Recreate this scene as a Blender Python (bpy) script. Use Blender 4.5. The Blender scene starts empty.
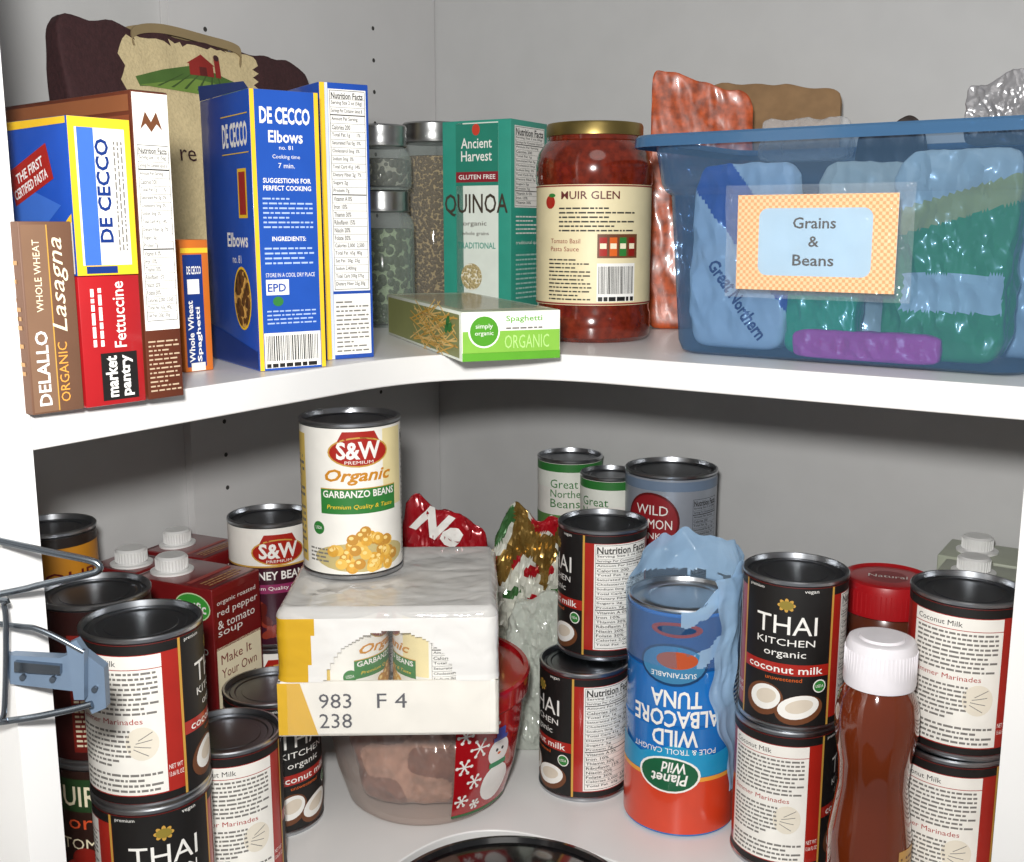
import bpy, bmesh, math, random
from math import sin, cos, pi, radians, atan2, sqrt
from mathutils import Vector, noise
from mathutils.bvhtree import BVHTree
random.seed(7)
S=0.01
sc=bpy.context.scene
try:
    sc.view_settings.view_transform='Standard'
except Exception: pass
COL=sc.collection
# ---------------- camera geometry (cm) ----------------
F=1100.0; P=math.atan(206/1100.0); CH=47.0
def ray(px,py):
    u=(px-512)/F; v=(431-py)/F
    return (u, cos(P)+v*sin(P), -sin(P)+v*cos(P))
def at(px,py,z):
    r=ray(px,py); k=(z-CH)/r[2]; return (r[0]*k, r[1]*k)
def atY(px,py,Y):
    r=ray(px,py); k=Y/r[1]; return (r[0]*k, Y, CH+r[2]*k)
# ---------------- materials ----------------
def lin(c):
    return tuple(((x/12.92) if x<=0.04045 else ((x+0.055)/1.055)**2.4) for x in c)
def hexc(h):
    h=h.lstrip('#'); return lin([int(h[i:i+2],16)/255 for i in (0,2,4)])
_M={}
def M(h,rough=0.5,metal=0.0,var=0.04,scale=60,bump=0.0,coat=0.0,alpha=1.0,name=None):
    k=(h,rough,metal,var,scale,bump,coat,alpha)
    if k in _M: return _M[k]
    m=bpy.data.materials.new(name or 'paint_'+h.strip('#')); m.use_nodes=True
    nt=m.node_tree; b=nt.nodes['Principled BSDF']; c=hexc(h)
    b.inputs['Roughness'].default_value=rough; b.inputs['Metallic'].default_value=metal
    if coat: b.inputs['Coat Weight'].default_value=coat; b.inputs['Coat Roughness'].default_value=.08
    tc=nt.nodes.new('ShaderNodeTexCoord'); n=nt.nodes.new('ShaderNodeTexNoise'); n.inputs['Scale'].default_value=scale
    nt.links.new(tc.outputs['Object'],n.inputs['Vector'])
    r=nt.nodes.new('ShaderNodeValToRGB')
    r.color_ramp.elements[0].position=.3; r.color_ramp.elements[1].position=.7
    r.color_ramp.elements[0].color=tuple(x*(1-var) for x in c)+(1,)
    r.color_ramp.elements[1].color=tuple(min(1,x*(1+var)) for x in c)+(1,)
    nt.links.new(n.outputs['Fac'],r.inputs['Fac']); nt.links.new(r.outputs['Color'],b.inputs['Base Color'])
    if bump:
        bp=nt.nodes.new('ShaderNodeBump'); bp.inputs['Strength'].default_value=bump; bp.inputs['Distance'].default_value=.002
        nt.links.new(n.outputs['Fac'],bp.inputs['Height']); nt.links.new(bp.outputs['Normal'],b.inputs['Normal'])
    if alpha<1: b.inputs['Alpha'].default_value=alpha
    _M[k]=m; return m
def clear(name,tint,opac,rough=0.08,solid=None,edge=.45,wrinkle=0,wst=.3):
    """see-through plastic / glass : transparent + glossy/principled mix"""
    m=bpy.data.materials.new(name); m.use_nodes=True; nt=m.node_tree; b=nt.nodes['Principled BSDF']; o=nt.nodes['Material Output']
    b.inputs['Base Color'].default_value=hexc(solid or tint)+(1,); b.inputs['Roughness'].default_value=rough
    b.inputs['Specular IOR Level'].default_value=.9
    if wrinkle:
        tc=nt.nodes.new('ShaderNodeTexCoord'); n=nt.nodes.new('ShaderNodeTexNoise'); n.inputs['Scale'].default_value=wrinkle; n.inputs['Detail'].default_value=1.5; n.inputs['Distortion'].default_value=2.0
        nt.links.new(tc.outputs['Object'],n.inputs['Vector'])
        bp=nt.nodes.new('ShaderNodeBump'); bp.inputs['Strength'].default_value=wst; bp.inputs['Distance'].default_value=.006
        nt.links.new(n.outputs['Fac'],bp.inputs['Height']); nt.links.new(bp.outputs['Normal'],b.inputs['Normal'])
    t=nt.nodes.new('ShaderNodeBsdfTransparent'); t.inputs['Color'].default_value=hexc(tint)+(1,)
    lw=nt.nodes.new('ShaderNodeLayerWeight'); lw.inputs['Blend'].default_value=.25
    mp=nt.nodes.new('ShaderNodeMapRange'); mp.inputs['To Min'].default_value=opac; mp.inputs['To Max'].default_value=min(1,opac+edge)
    nt.links.new(lw.outputs['Facing'],mp.inputs['Value'])
    mx=nt.nodes.new('ShaderNodeMixShader'); nt.links.new(mp.outputs['Result'],mx.inputs['Fac'])
    nt.links.new(t.outputs[0],mx.inputs[1]); nt.links.new(b.outputs[0],mx.inputs[2]); nt.links.new(mx.outputs[0],o.inputs['Surface'])
    return m
def grains(name,a,b_,scale,rough=.6):
    m=bpy.data.materials.new(name); m.use_nodes=True; nt=m.node_tree; b=nt.nodes['Principled BSDF']; b.inputs['Roughness'].default_value=rough
    tc=nt.nodes.new('ShaderNodeTexCoord'); v=nt.nodes.new('ShaderNodeTexVoronoi'); v.inputs['Scale'].default_value=scale
    nt.links.new(tc.outputs['Object'],v.inputs['Vector'])
    r=nt.nodes.new('ShaderNodeValToRGB'); r.color_ramp.elements[0].color=hexc(b_)+(1,); r.color_ramp.elements[1].color=hexc(a)+(1,)
    r.color_ramp.elements[0].position=.65; r.color_ramp.elements[1].position=.1
    nt.links.new(v.outputs['Distance'],r.inputs['Fac']); nt.links.new(r.outputs['Color'],b.inputs['Base Color'])
    bp=nt.nodes.new('ShaderNodeBump'); bp.inputs['Strength'].default_value=.6; bp.inputs['Distance'].default_value=.003; bp.invert=True
    nt.links.new(v.outputs['Distance'],bp.inputs['Height']); nt.links.new(bp.outputs['Normal'],b.inputs['Normal'])
    return m
def gingham(name,a,b_):
    m=bpy.data.materials.new(name); m.use_nodes=True; nt=m.node_tree; b=nt.nodes['Principled BSDF']; b.inputs['Roughness'].default_value=.6
    tc=nt.nodes.new('ShaderNodeTexCoord'); c=nt.nodes.new('ShaderNodeTexChecker'); c.inputs['Scale'].default_value=480
    c.inputs['Color1'].default_value=hexc(a)+(1,); c.inputs['Color2'].default_value=hexc(b_)+(1,)
    nt.links.new(tc.outputs['Object'],c.inputs['Vector']); nt.links.new(c.outputs['Color'],b.inputs['Base Color'])
    return m
W=M('efede7',.5); BLK=M('151312',.5); INK=M('2a2825',.7); GREY=M('77746f',.7)
METAL=M('b9bcc0',.28,1.0,name='tin'); LIDM=M('7c8086',.32,1.0,name='tin_lid')
# ---------------- mesh building ----------------
class PB:
    def __init__(s): s.v=[];s.f=[];s.mi=[];s.mats=[]
    def idx(s,m):
        if m not in s.mats: s.mats.append(m)
        return s.mats.index(m)
    def add(s,vs,fs,mat):
        o=len(s.v); s.v.extend([tuple(v) for v in vs])
        i=s.idx(mat) if not callable(mat) else None
        for f in fs:
            s.f.append([o+a for a in f])
            if i is None:
                c=[sum(vs[a][k] for a in f)/len(f) for k in range(3)]
                s.mi.append(s.idx(mat(*c)))
            else: s.mi.append(i)
    def obj(s,name,parent=None,label=None,sharp=35):
        me=bpy.data.meshes.new(name); me.from_pydata([(a*S,b*S,c*S) for a,b,c in s.v],[],s.f)
        for m in s.mats: me.materials.append(m)
        me.polygons.foreach_set('material_index',s.mi)
        me.polygons.foreach_set('use_smooth',[True]*len(s.f)); me.update()
        try: me.set_sharp_from_angle(angle=radians(sharp))
        except Exception: pass
        o=bpy.data.objects.new(name,me); COL.objects.link(o)
        if parent: o.parent=parent
        if label: o['label']=label
        return o
def thing(name,label,cat,loc,rot=0,group=None):
    e=bpy.data.objects.new(name,None); e.empty_display_size=.02
    e.location=(loc[0]*S,loc[1]*S,loc[2]*S); e.rotation_euler=(0,0,radians(rot))
    e['label']=label; e['category']=cat
    if group: e['group']=group
    COL.objects.link(e); return e
def top(o,label,cat,group=None,kind=None):
    o['label']=label; o['category']=cat
    if group: o['group']=group
    return o
def clone(root,loc,rot,label=None):
    n=root.copy(); COL.objects.link(n); n.location=(loc[0]*S,loc[1]*S,loc[2]*S); n.rotation_euler=(0,0,radians(rot))
    if label: n['label']=label
    for c in list(root.children):
        k=c.copy(); COL.objects.link(k); k.parent=n
    return n
def lathe(pb,prof,mat,seg=72,cx=0,cy=0):
    n=len(prof); vs=[];fs=[]
    for r,z in prof:
        for i in range(seg):
            a=2*pi*i/seg; vs.append((cx+r*cos(a),cy+r*sin(a),z))
    for j in range(n-1):
        for i in range(seg):
            k=(i+1)%seg; fs.append([j*seg+i,j*seg+k,(j+1)*seg+k,(j+1)*seg+i])
    pb.add(vs,fs,mat)
def rbox(pb,x0,y0,z0,w,d,h,mat,bev=.08,seg=2,rotz=0):
    bm=bmesh.new(); bmesh.ops.create_cube(bm,size=1)
    for v in bm.verts: v.co=Vector((v.co.x*w,v.co.y*d,v.co.z*h))
    if bev: bmesh.ops.bevel(bm,geom=bm.edges[:],offset=bev,segments=seg,affect='EDGES',profile=.5)
    bm.verts.index_update(); c,s_=cos(radians(rotz)),sin(radians(rotz))
    vs=[(x0+w/2+v.co.x*c-v.co.y*s_, y0+d/2+v.co.x*s_+v.co.y*c, z0+h/2+v.co.z) for v in bm.verts]
    fs=[[v.index for v in f.verts] for f in bm.faces]; bm.free(); pb.add(vs,fs,mat)
def tube(pb,pts,r,mat,seg=10):
    pts=[Vector(p) for p in pts]; vs=[];fs=[]
    for i,p in enumerate(pts):
        t=(pts[min(i+1,len(pts)-1)]-pts[max(i-1,0)]).normalized()
        a=t.cross(Vector((0,1,0)))
        if a.length<.1: a=t.cross(Vector((0,0,1)))
        a.normalize(); b=t.cross(a)
        for k in range(seg):
            an=2*pi*k/seg; vs.append(tuple(p+a*r*cos(an)+b*r*sin(an)))
    for i in range(len(pts)-1):
        for k in range(seg):
            l=(k+1)%seg; fs.append([i*seg+k,i*seg+l,(i+1)*seg+l,(i+1)*seg+k])
    fs.append(list(range(seg))[::-1]); fs.append([(len(pts)-1)*seg+k for k in range(seg)])
    pb.add(vs,fs,mat)
def smoothpath(pts,n=8):
    out=[]; P_=[Vector(p) for p in pts]; P_=[P_[0]]+P_+[P_[-1]]
    for i in range(1,len(P_)-2):
        for k in range(n):
            t=k/n; a,b,c,d=P_[i-1],P_[i],P_[i+1],P_[i+2]
            out.append(.5*((2*b)+(c-a)*t+(2*a-5*b+4*c-d)*t*t+(3*b-a-3*c+d)*t**3))
    out.append(P_[-2]); return out
def rrect(w,d,r,n=6):
    pts=[]
    for cx,cy,a0 in ((w/2-r,d/2-r,0),(-w/2+r,d/2-r,90),(-w/2+r,-d/2+r,180),(w/2-r,-d/2+r,270)):
        for k in range(n+1):
            a=radians(a0+90*k/n); pts.append((cx+r*cos(a),cy+r*sin(a)))
    return pts
def loft(pb,secs,mat,cap0=True,cap1=False,n=6):
    vs=[];fs=[]; m=None
    for w,d,r,z in secs:
        p=rrect(w,d,r,n); m=len(p); vs+= [(x,y,z) for x,y in p]
    for j in range(len(secs)-1):
        for i in range(m):
            k=(i+1)%m; fs.append([j*m+i,j*m+k,(j+1)*m+k,(j+1)*m+i])
    if cap0: fs.append(list(range(m))[::-1])
    if cap1: fs.append([(len(secs)-1)*m+i for i in range(m)])
    pb.add(vs,fs,mat)
def prism(pb,poly,z0,z1,mat):
    n=len(poly); vs=[(x,y,z0) for x,y in poly]+[(x,y,z1) for x,y in poly]
    fs=[list(range(n))[::-1],[n+i for i in range(n)]]+[[i,(i+1)%n,n+(i+1)%n,n+i] for i in range(n)]
    pb.add(vs,fs,mat)
# ---------------- text + decal canvas ----------------
_T={}
def tmesh(s,bold=0.0,shear=0.0):
    k=(s,bold,shear)
    if k in _T: return _T[k]
    cu=bpy.data.curves.new('t','FONT'); cu.body=s; cu.resolution_u=2; cu.offset=bold; cu.shear=shear
    o=bpy.data.objects.new('t',cu); COL.objects.link(o)
    dg=bpy.context.evaluated_depsgraph_get(); e=o.evaluated_get(dg); me=e.to_mesh()
    vs=[(v.co.x,v.co.y) for v in me.vertices]; fs=[list(p.vertices) for p in me.polygons]
    e.to_mesh_clear(); bpy.data.objects.remove(o); bpy.data.curves.remove(cu)
    if vs:
        x0=min(v[0] for v in vs);x1=max(v[0] for v in vs);y0=min(v[1] for v in vs);y1=max(v[1] for v in vs)
        dx=max(x1-x0,1e-4);dy=max(y1-y0,1e-4)
        vs=[((a-x0)/dx,(b-y0)/dy) for a,b in vs]
    _T[k]=(vs,fs); return _T[k]
class Cv:
    def __init__(s,pb,mp,step=0,stepy=0): s.pb=pb;s.mp=mp;s.step=step;s.stepy=stepy
    def put(s,vs,fs,mat,lvl):
        h=.010+.010*lvl
        if s.step:
            xs=[v[0] for v in vs]; ys=[v[1] for v in vs]
            need=(max(xs)-min(xs)>s.step) or (s.stepy and max(ys)-min(ys)>s.stepy)
            if need:
                bm=bmesh.new(); bv=[bm.verts.new((a,b,0)) for a,b in vs]
                for f in fs:
                    try: bm.faces.new([bv[i] for i in f])
                    except Exception: pass
                for mn,mx,st,no in ((min(xs),max(xs),s.step,(1,0,0)),(min(ys),max(ys),s.stepy,(0,1,0))):
                    if not st: continue
                    k=math.ceil(mn/st)
                    while k*st<mx:
                        bmesh.ops.bisect_plane(bm,geom=bm.verts[:]+bm.edges[:]+bm.faces[:],plane_co=(k*st*no[0],k*st*no[1],0),plane_no=no,dist=1e-5); k+=1
                bm.verts.index_update(); vs=[(v.co.x,v.co.y) for v in bm.verts]; fs=[[v.index for v in f.verts] for f in bm.faces]; bm.free()
        s.pb.add([s.mp(a,b,h) for a,b in vs],fs,mat)
    def rect(s,x,y,w,h,mat,lvl=1,tilt=0):
        s.poly([(x,y),(x+w,y),(x+w,y+h),(x,y+h)],mat,lvl,tilt)
    def poly(s,pts,mat,lvl=1,tilt=0):
        if tilt:
            cx=sum(p[0] for p in pts)/len(pts);cy=sum(p[1] for p in pts)/len(pts);c,q=cos(radians(tilt)),sin(radians(tilt))
            pts=[(cx+(a-cx)*c-(b-cy)*q,cy+(a-cx)*q+(b-cy)*c) for a,b in pts]
        s.put(pts,[list(range(len(pts)))],mat,lvl)
    def ell(s,cx,cy,rx,ry,mat,lvl=1,tilt=0,n=24):
        c,q=cos(radians(tilt)),sin(radians(tilt)); p=[]
        for i in range(n):
            a=2*pi*i/n; x,y=rx*cos(a),ry*sin(a); p.append((cx+x*c-y*q,cy+x*q+y*c))
        s.poly(p,mat,lvl)
    def text(s,t,x,y,w,h,mat,lvl=3,rot=0,tilt=0,bold=0.0,shear=0.0):
        vs,fs=tmesh(t,bold,shear)
        if not vs: return
        if rot==0: vs=[(x+a*w,y+b*h) for a,b in vs]
        elif rot==90: vs=[(x+(1-b)*w,y+a*h) for a,b in vs]
        elif rot==-90: vs=[(x+b*w,y+(1-a)*h) for a,b in vs]
        else: vs=[(x+(1-a)*w,y+(1-b)*h) for a,b in vs]
        if tilt:
            cx,cy=x+w/2,y+h/2;c,q=cos(radians(tilt)),sin(radians(tilt))
            vs=[(cx+(a-cx)*c-(b-cy)*q,cy+(a-cx)*q+(b-cy)*c) for a,b in vs]
        s.put(vs,fs,mat,lvl)
    def lines(s,x,y,w,h,n,mat,lvl=2,fill=.45,rot=0):
        ph=(h if not rot else w)/n; vs=[];fs=[]; L=w if not rot else h
        for i in range(n):
            a=0; end=L*(1 if random.random()<.8 else random.uniform(.5,.9))
            while a<end-.15:
                b=min(a+random.uniform(.15,.6)*max(.5,ph/.3),end)
                if not rot: q=[(x+a,y+h-(i+1)*ph),(x+b,y+h-(i+1)*ph),(x+b,y+h-(i+1)*ph+ph*fill),(x+a,y+h-(i+1)*ph+ph*fill)]
                else: q=[(x+i*ph,y+a),(x+i*ph,y+b),(x+i*ph+ph*fill,y+b),(x+i*ph+ph*fill,y+a)]
                o=len(vs); vs+=q; fs.append([o,o+1,o+2,o+3]); a=b+.09
        if vs:
            hh=.010+.010*lvl; s.pb.add([s.mp(a,b,hh) for a,b in vs],fs,mat)
    def barcode(s,x,y,w,h,lvl=2):
        s.rect(x,y,w,h,W,lvl); a=.12
        while a<w-.15:
            b=random.choice((.03,.05,.08)); s.rect(x+a,y+h*.2,b,h*.72,BLK,lvl+1); a+=b+random.choice((.04,.06,.08))
        s.lines(x+.1,y+.03,w-.2,h*.14,1,BLK,lvl+1,.8)
    def nutri(s,x,y,w,h,title='Nutrition Facts',bg=None,ink=None,lvl=1):
        bg=bg or W; ink=ink or INK
        s.rect(x,y,w,h,bg,lvl); g=min(.12,w*.04)
        for a in ((x+g,y+g,w-2*g,.035),(x+g,y+h-g,w-2*g,.035)): s.rect(*a,ink,lvl+1)
        for a in (x+g,x+w-g): s.rect(a,y+g,.03,h-2*g,ink,lvl+1)
        th=min(w*.15,.6); yy=y+h-g-.1-th
        s.text(title,x+2*g,yy,w-4*g,th,ink,lvl+1,bold=.02)
        rows=['Serving Size 2 oz (56g)','Servings Per Container about 8','Amount Per Serving','Calories 200','Total Fat 1g      1%','Saturated Fat 0g  0%','Cholesterol 0mg  0%','Sodium 0mg  0%','Total Carb 41g  14%','Dietary Fiber 2g  7%','Sugars 2g','Protein 7g','Vitamin A 0%','Iron 10%','Thiamin 30%','Riboflavin 15%','Niacin 20%','Folate 30%','Calories 2,000  2,500','Total Fat  65g  80g','Sat Fat  20g  25g','Sodium 2,400mg','Total Carb 300g 375g','Dietary Fiber 25g 30g']
        n=int(min(len(rows),(yy-y-g)/ .40)); n=max(n,5); ph=(yy-y-2*g)/n
        for i in range(n):
            r=rows[i%len(rows)]; ry=yy-(i+1)*ph
            s.rect(x+g,ry+ph*.93,w-2*g,.07 if i in(2,12) else .02,ink,lvl+1)
            ww=(w-4*g)*min(.97,.040*len(r)+.10); s.text(r,x+2*g,ry+ph*.18,ww,ph*.6,ink,lvl+1,bold=.01)
def cylmap(r,z0=0):
    def f(s_,t,h):
        a=s_/r-pi/2; return ((r+h)*cos(a),(r+h)*sin(a),z0+t)
    return f
def face(pb,w,d,h,side):
    if side=='front': f=lambda s_,t,o:(s_-w/2,-d/2-o,t)
    elif side=='right': f=lambda s_,t,o:(w/2+o,-d/2+s_,t)
    elif side=='left': f=lambda s_,t,o:(-w/2-o,d/2-s_,t)
    else: f=lambda s_,t,o:(s_-w/2,-d/2+t,h+o)
    return Cv(pb,f)
def projector(pb):
    bv=BVHTree.FromPolygons([Vector(v) for v in pb.v],pb.f)
    def f(s_,t,h):
        hit=bv.ray_cast(Vector((s_,-60,t)),Vector((0,1,0)))
        y=hit[0].y if hit[0] is not None else 0
        return (s_,y-.03-h,t)
    return f
def facecam(x,y,extra=0): return math.degrees(atan2(-x,y))+extra
# ============================================================ SETTING
aL=radians(56); aR=radians(-33)
EL=Vector((cos(aL),sin(aL))); ER=Vector((cos(aR),sin(aR)))
NL=Vector((sin(aL),-cos(aL))); NR=Vector((sin(aR),-cos(aR)))
C=Vector((-9.5,130)); P0=Vector((-23.6,52.8)); P1=Vector((29.3,61.3))
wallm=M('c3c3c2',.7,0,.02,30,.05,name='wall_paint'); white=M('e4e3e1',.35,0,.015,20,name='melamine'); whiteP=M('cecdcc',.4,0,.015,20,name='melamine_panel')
ZB,ZT=-85,125
def slab(poly,z0,z1,mat):
    pb=PB(); prism(pb,[tuple(p) for p in poly],z0,z1,mat); return pb
o=slab([C,C-EL*90,C-EL*90-NL*3,C-NL*3],ZB,ZT,wallm).obj('wall_left'); o['kind']='structure'
o=slab([C-NL*3,C+ER*95,C+ER*95-NR*3,C-NR*3-NL*3],ZB,ZT,wallm).obj('wall_right'); o['kind']='structure'
pb=PB(); prism(pb,[(-90,-60),(110,-60),(110,140),(-90,140)],ZB-3,ZB,M('8a7560',.5,0,.15,12,name='floor_board')); o=pb.obj('floor'); o['kind']='structure'
pb=PB(); e1=C-EL*37; prism(pb,[tuple(C+NL*.05+NR*.05),tuple(e1+NL*.05),tuple(e1+NL*1.0),tuple(C+NL*1.0+NR*.05)],ZB+.1,ZT,whiteP)
dk=M('3a3836',.8)
for t in (10.5,33.0):
    c2=C-EL*t+NL*1.02
    for z in [k*3.2 for k in range(-2,30)]:
        vs=[];
        for i in range(10):
            a=2*pi*i/10; q=c2+EL*.22*cos(a); vs.append((q.x,q.y,z+.22*sin(a)))
        pb.add(vs,[list(range(10))],dk)
top(pb.obj('cabinet_side_panel'),'white melamine cabinet panel with shelf pin holes against wall','cabinet panel')
dL=(P0-C).dot(NL); dR=(P1-C).dot(NR)
A=P0-EL*.05
pb=PB(); q=[A+NL*.3,A-EL*2+NL*.3,A-EL*2-NL*(dL-.05),A-NL*(dL-.05)]; prism(pb,[tuple(x) for x in q],ZB+.1,ZT,white)
top(pb.obj('cabinet_side_panel'),'white cabinet upright at the end of the shelves','cabinet panel')
A=P1+ER*.05
pb=PB(); q=[A+NR*.3,A-NR*(dR-.05),A+ER*2-NR*(dR-.05),A+ER*2+NR*.3]; prism(pb,[tuple(x) for x in q],ZB+.1,36.0,white)
top(pb.obj('cabinet_side_panel'),'white cabinet upright under the upper shelf beside stacked cans','cabinet panel')
a11,a12,b1=EL.x,ER.x,(P1-P0).x; a21,a22,b2=EL.y,ER.y,(P1-P0).y
det=a11*a22-a12*a21; t=(b1*a22-a12*b2)/det; X=P0+EL*t
def shelf_poly(rad,ext=0):
    pts=[P0.copy()]
    T1=X-EL*rad; T2=X+ER*rad
    for i in range(17):
        u=i/16; pts.append(T1*(1-u)**2+X*2*u*(1-u)+T2*u*u)
    P1e=P1+ER*ext
    pts+= [P1e.copy(), P1e-NR*(dR-.15), C+NL*1.1+NR*.15, P0-NL*(dL-1.1)]
    return [tuple(p) for p in pts]
for z,lab,rad,ext in ((38,'white L-shaped pantry shelf holding pasta boxes and container',13,10),(0,'white L-shaped lower pantry shelf crowded with canned food',9,0)):
    pb=PB(); prism(pb,shelf_poly(rad,ext),z-1.9,z,white)
    o=pb.obj('pantry_shelf'); top(o,lab,'shelf','pantry shelves')
    b=o.modifiers.new('b','BEVEL'); b.width=.001; b.segments=2; b.limit_method='ANGLE'
# ============================================================ CANS
def can(label,loc,rot,r,h,base,design,group,cat='can',name='tin_can',labeltop=.42):
    root=thing(name,label,cat,loc,rot,group)
    pb=PB(); lathe(pb,[(0.001,.15),(r-.35,.15),(r-.3,0),(r-.05,0),(r,.1),(r,.28),(r-.14,.4),(r-.14,h-.4),(r,h-.28),(r,h-.08),(r-.07,h),(r-.22,h),(r-.3,h-.4)],METAL,96)
    pb.obj('can_body',root)
    pb=PB(); lathe(pb,[(r-.3,h-.42),(r-.55,h-.42),(r-.65,h-.34),(r-.95,h-.34),(r-1.05,h-.42),(r-1.5,h-.42),(r-1.55,h-.38),(.001,h-.38)],LIDM,72); pb.obj('lid',root)
    pb=PB(); rl=r-.07; lathe(pb,[(rl,.4),(rl,h-labeltop)],base,120)
    design(Cv(pb,cylmap(rl),.5),rl,h); pb.obj('paper_label',root)
    return root
RED=M('a8241a',.3,coat=.4); DRED=M('5e1012',.35); GOLD=M('c79a45',.4); ORG=M('d8621f',.4); GRN=M('2f7a35',.45); CREAM=M('efe4c4',.5); PINK=M('c23a3f',.4)
BRN=M('6b3f24',.5); TAN=M('b98f5e',.55); YEL=M('f0c832',.4); BLU=M('1c4aa6',.3,coat=.3); DBLU=M('14337a',.35); PAPER=M('efece4',.5)
def coconut_design(cv,r,h):
    H=h-.85; b=.42
    cv.rect(-pi*r+.02,h-1.05,2*pi*r-.04,.62,BLK,1)
    cv.rect(-pi*r+.02,b,2*pi*r-.04,.5,BLK,1)
    cv.rect(-3.3,b,6.6,H,BLK,2)
    cv.text('premium',-3.0,h-.85,1.3,.28,W,4); cv.text('vegan',1.2,h-.85,1.0,.25,W,4)
    for i in range(8):
        a=2*pi*i/8; cv.ell(.42*cos(a),h-1.75+.3*sin(a),.22,.14,GOLD,3,tilt=math.degrees(a),n=10)
    cv.ell(0,h-1.75,.5,.32,M('8c7a2e',.5),4)
    cv.text('THAI',-2.2,h-3.9,4.4,1.35,W,4)
    cv.text('KITCHEN',-2.1,h-4.75,4.2,.5,W,4)
    cv.text('organic',-1.5,h-5.75,3.0,.65,W,4)
    cv.rect(-3.3,h-6.95,6.6,.85,RED,3); cv.text('coconut milk',-2.8,h-6.8,5.6,.55,W,4,bold=.01)
    cv.text('unsweetened',-1.3,h-7.4,2.6,.3,ORG,4)
    cv.ell(-1.4,2.2,1.5,1.25,BRN,3,20); cv.ell(-1.3,2.35,1.2,.95,W,4,20); cv.ell(-1.2,2.45,.8,.55,M('d9cdbb',.5),5,20)
    cv.ell(1.2,1.7,1.75,1.1,BRN,5,15); cv.ell(1.15,1.9,1.5,.88,W,6,15); cv.ell(1.2,1.98,1.0,.5,M('d9cdbb',.5),7,15)
    cv.ell(2.6,3.5,.5,.5,W,5); cv.ell(2.6,3.5,.42,.42,GRN,6); cv.text('USDA',2.3,3.4,.6,.22,W,7)
    cv.rect(-3.5,b,.18,H,GOLD,3); cv.rect(3.32,b,.18,H,GOLD,3)
    cv.rect(-10.8,1.0,6.2,h-2.1,PAPER,2); cv.rect(-10.8,h-2.0,6.2,.05,RED,3)
    cv.text('Coconut Milk',-10.5,h-1.75,3.2,.38,INK,3); cv.lines(-10.5,h-4.9,5.6,2.9,9,GREY,3)
    cv.text('Simmer Marinades',-10.5,h-5.5,4.6,.36,RED,3)
    cv.lines(-10.5,2.9,3.8,2.6,8,GREY,3); cv.ell(-6.0,4.4,1.0,1.1,M('e4dccb',.6),3)
    for i in range(4): cv.rect(-6.6+.1*i,3.8+i*.35,1.0,.05,GREY,4,tilt=20*i-30)
    cv.lines(-10.5,1.2,5.6,1.4,4,GREY,3)
    cv.text('NET WT',-4.5,2.4,.9,.3,W,3); cv.text('13.66 FL OZ',-4.5,1.9,.95,.3,W,3)
    cv.nutri(4.3,1.0,5.2,h-2.1,lvl=2)
    cv.barcode(9.8,1.6,1.4,3.5,2)
HT=11.2; RT=3.8
G1='coconut milk cans on the lower shelf'
aX,aY_=-23.6,66.6
thai=can('black and red coconut milk can showing its front',(aX,aY_,0),facecam(aX,aY_,8),RT,HT,RED,coconut_design,G1)
clone(thai,(aX,aY_,HT+.02),facecam(aX,aY_,86),'coconut milk can with white recipe panel stacked on another')
clone(thai,(-20.5,74.1,0),facecam(-20.5,74.1,118),'coconut milk can turned to its white text panel')
clone(thai,(-19.1,82.0,0),facecam(-19.1,82.0,38),'coconut milk can tucked beside the cartons')
clone(thai,(6.1,87.6,0),facecam(6.1,87.6,-66),'coconut milk can with nutrition panel beside tuna pack')
clone(thai,(7.7,90.4,HT+.02),facecam(7.7,90,-76),'coconut milk can stacked, nutrition panel facing out')
clone(thai,(20.6,77.2,0),facecam(20.6,77,98),'coconut milk can showing white recipe panel, under another')
clone(thai,(20.8,77.3,HT+.02),facecam(20.8,77.3,-8),'coconut milk can showing front, on top of another')
clone(thai,(31.3,72.7,0),facecam(31.3,72.7,104),'coconut milk can with text panel beside white upright')
clone(thai,(31.6,72.9,HT+.02),facecam(31.6,72.9,110),'coconut milk can with text panel stacked by upright')
CHK=M('d9a23c',.5,0,.12,200)
def sw_logo(cv,cx,cy,k=1):
    cv.ell(cx,cy,1.75*k,.85*k,GOLD,3); cv.ell(cx,cy,1.65*k,.76*k,RED,4)
    cv.poly([(cx-1.2*k,cy+.6*k),(cx+1.2*k,cy+.6*k),(cx+.9*k,cy+1.15*k),(cx-.9*k,cy+1.15*k)],RED,3)
    cv.text('S&W',cx-1.25*k,cy-.4*k,2.5*k,1.0*k,W,5,bold=.03); cv.text('PREMIUM',cx-.8*k,cy-.66*k,1.6*k,.18*k,W,5)
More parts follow.
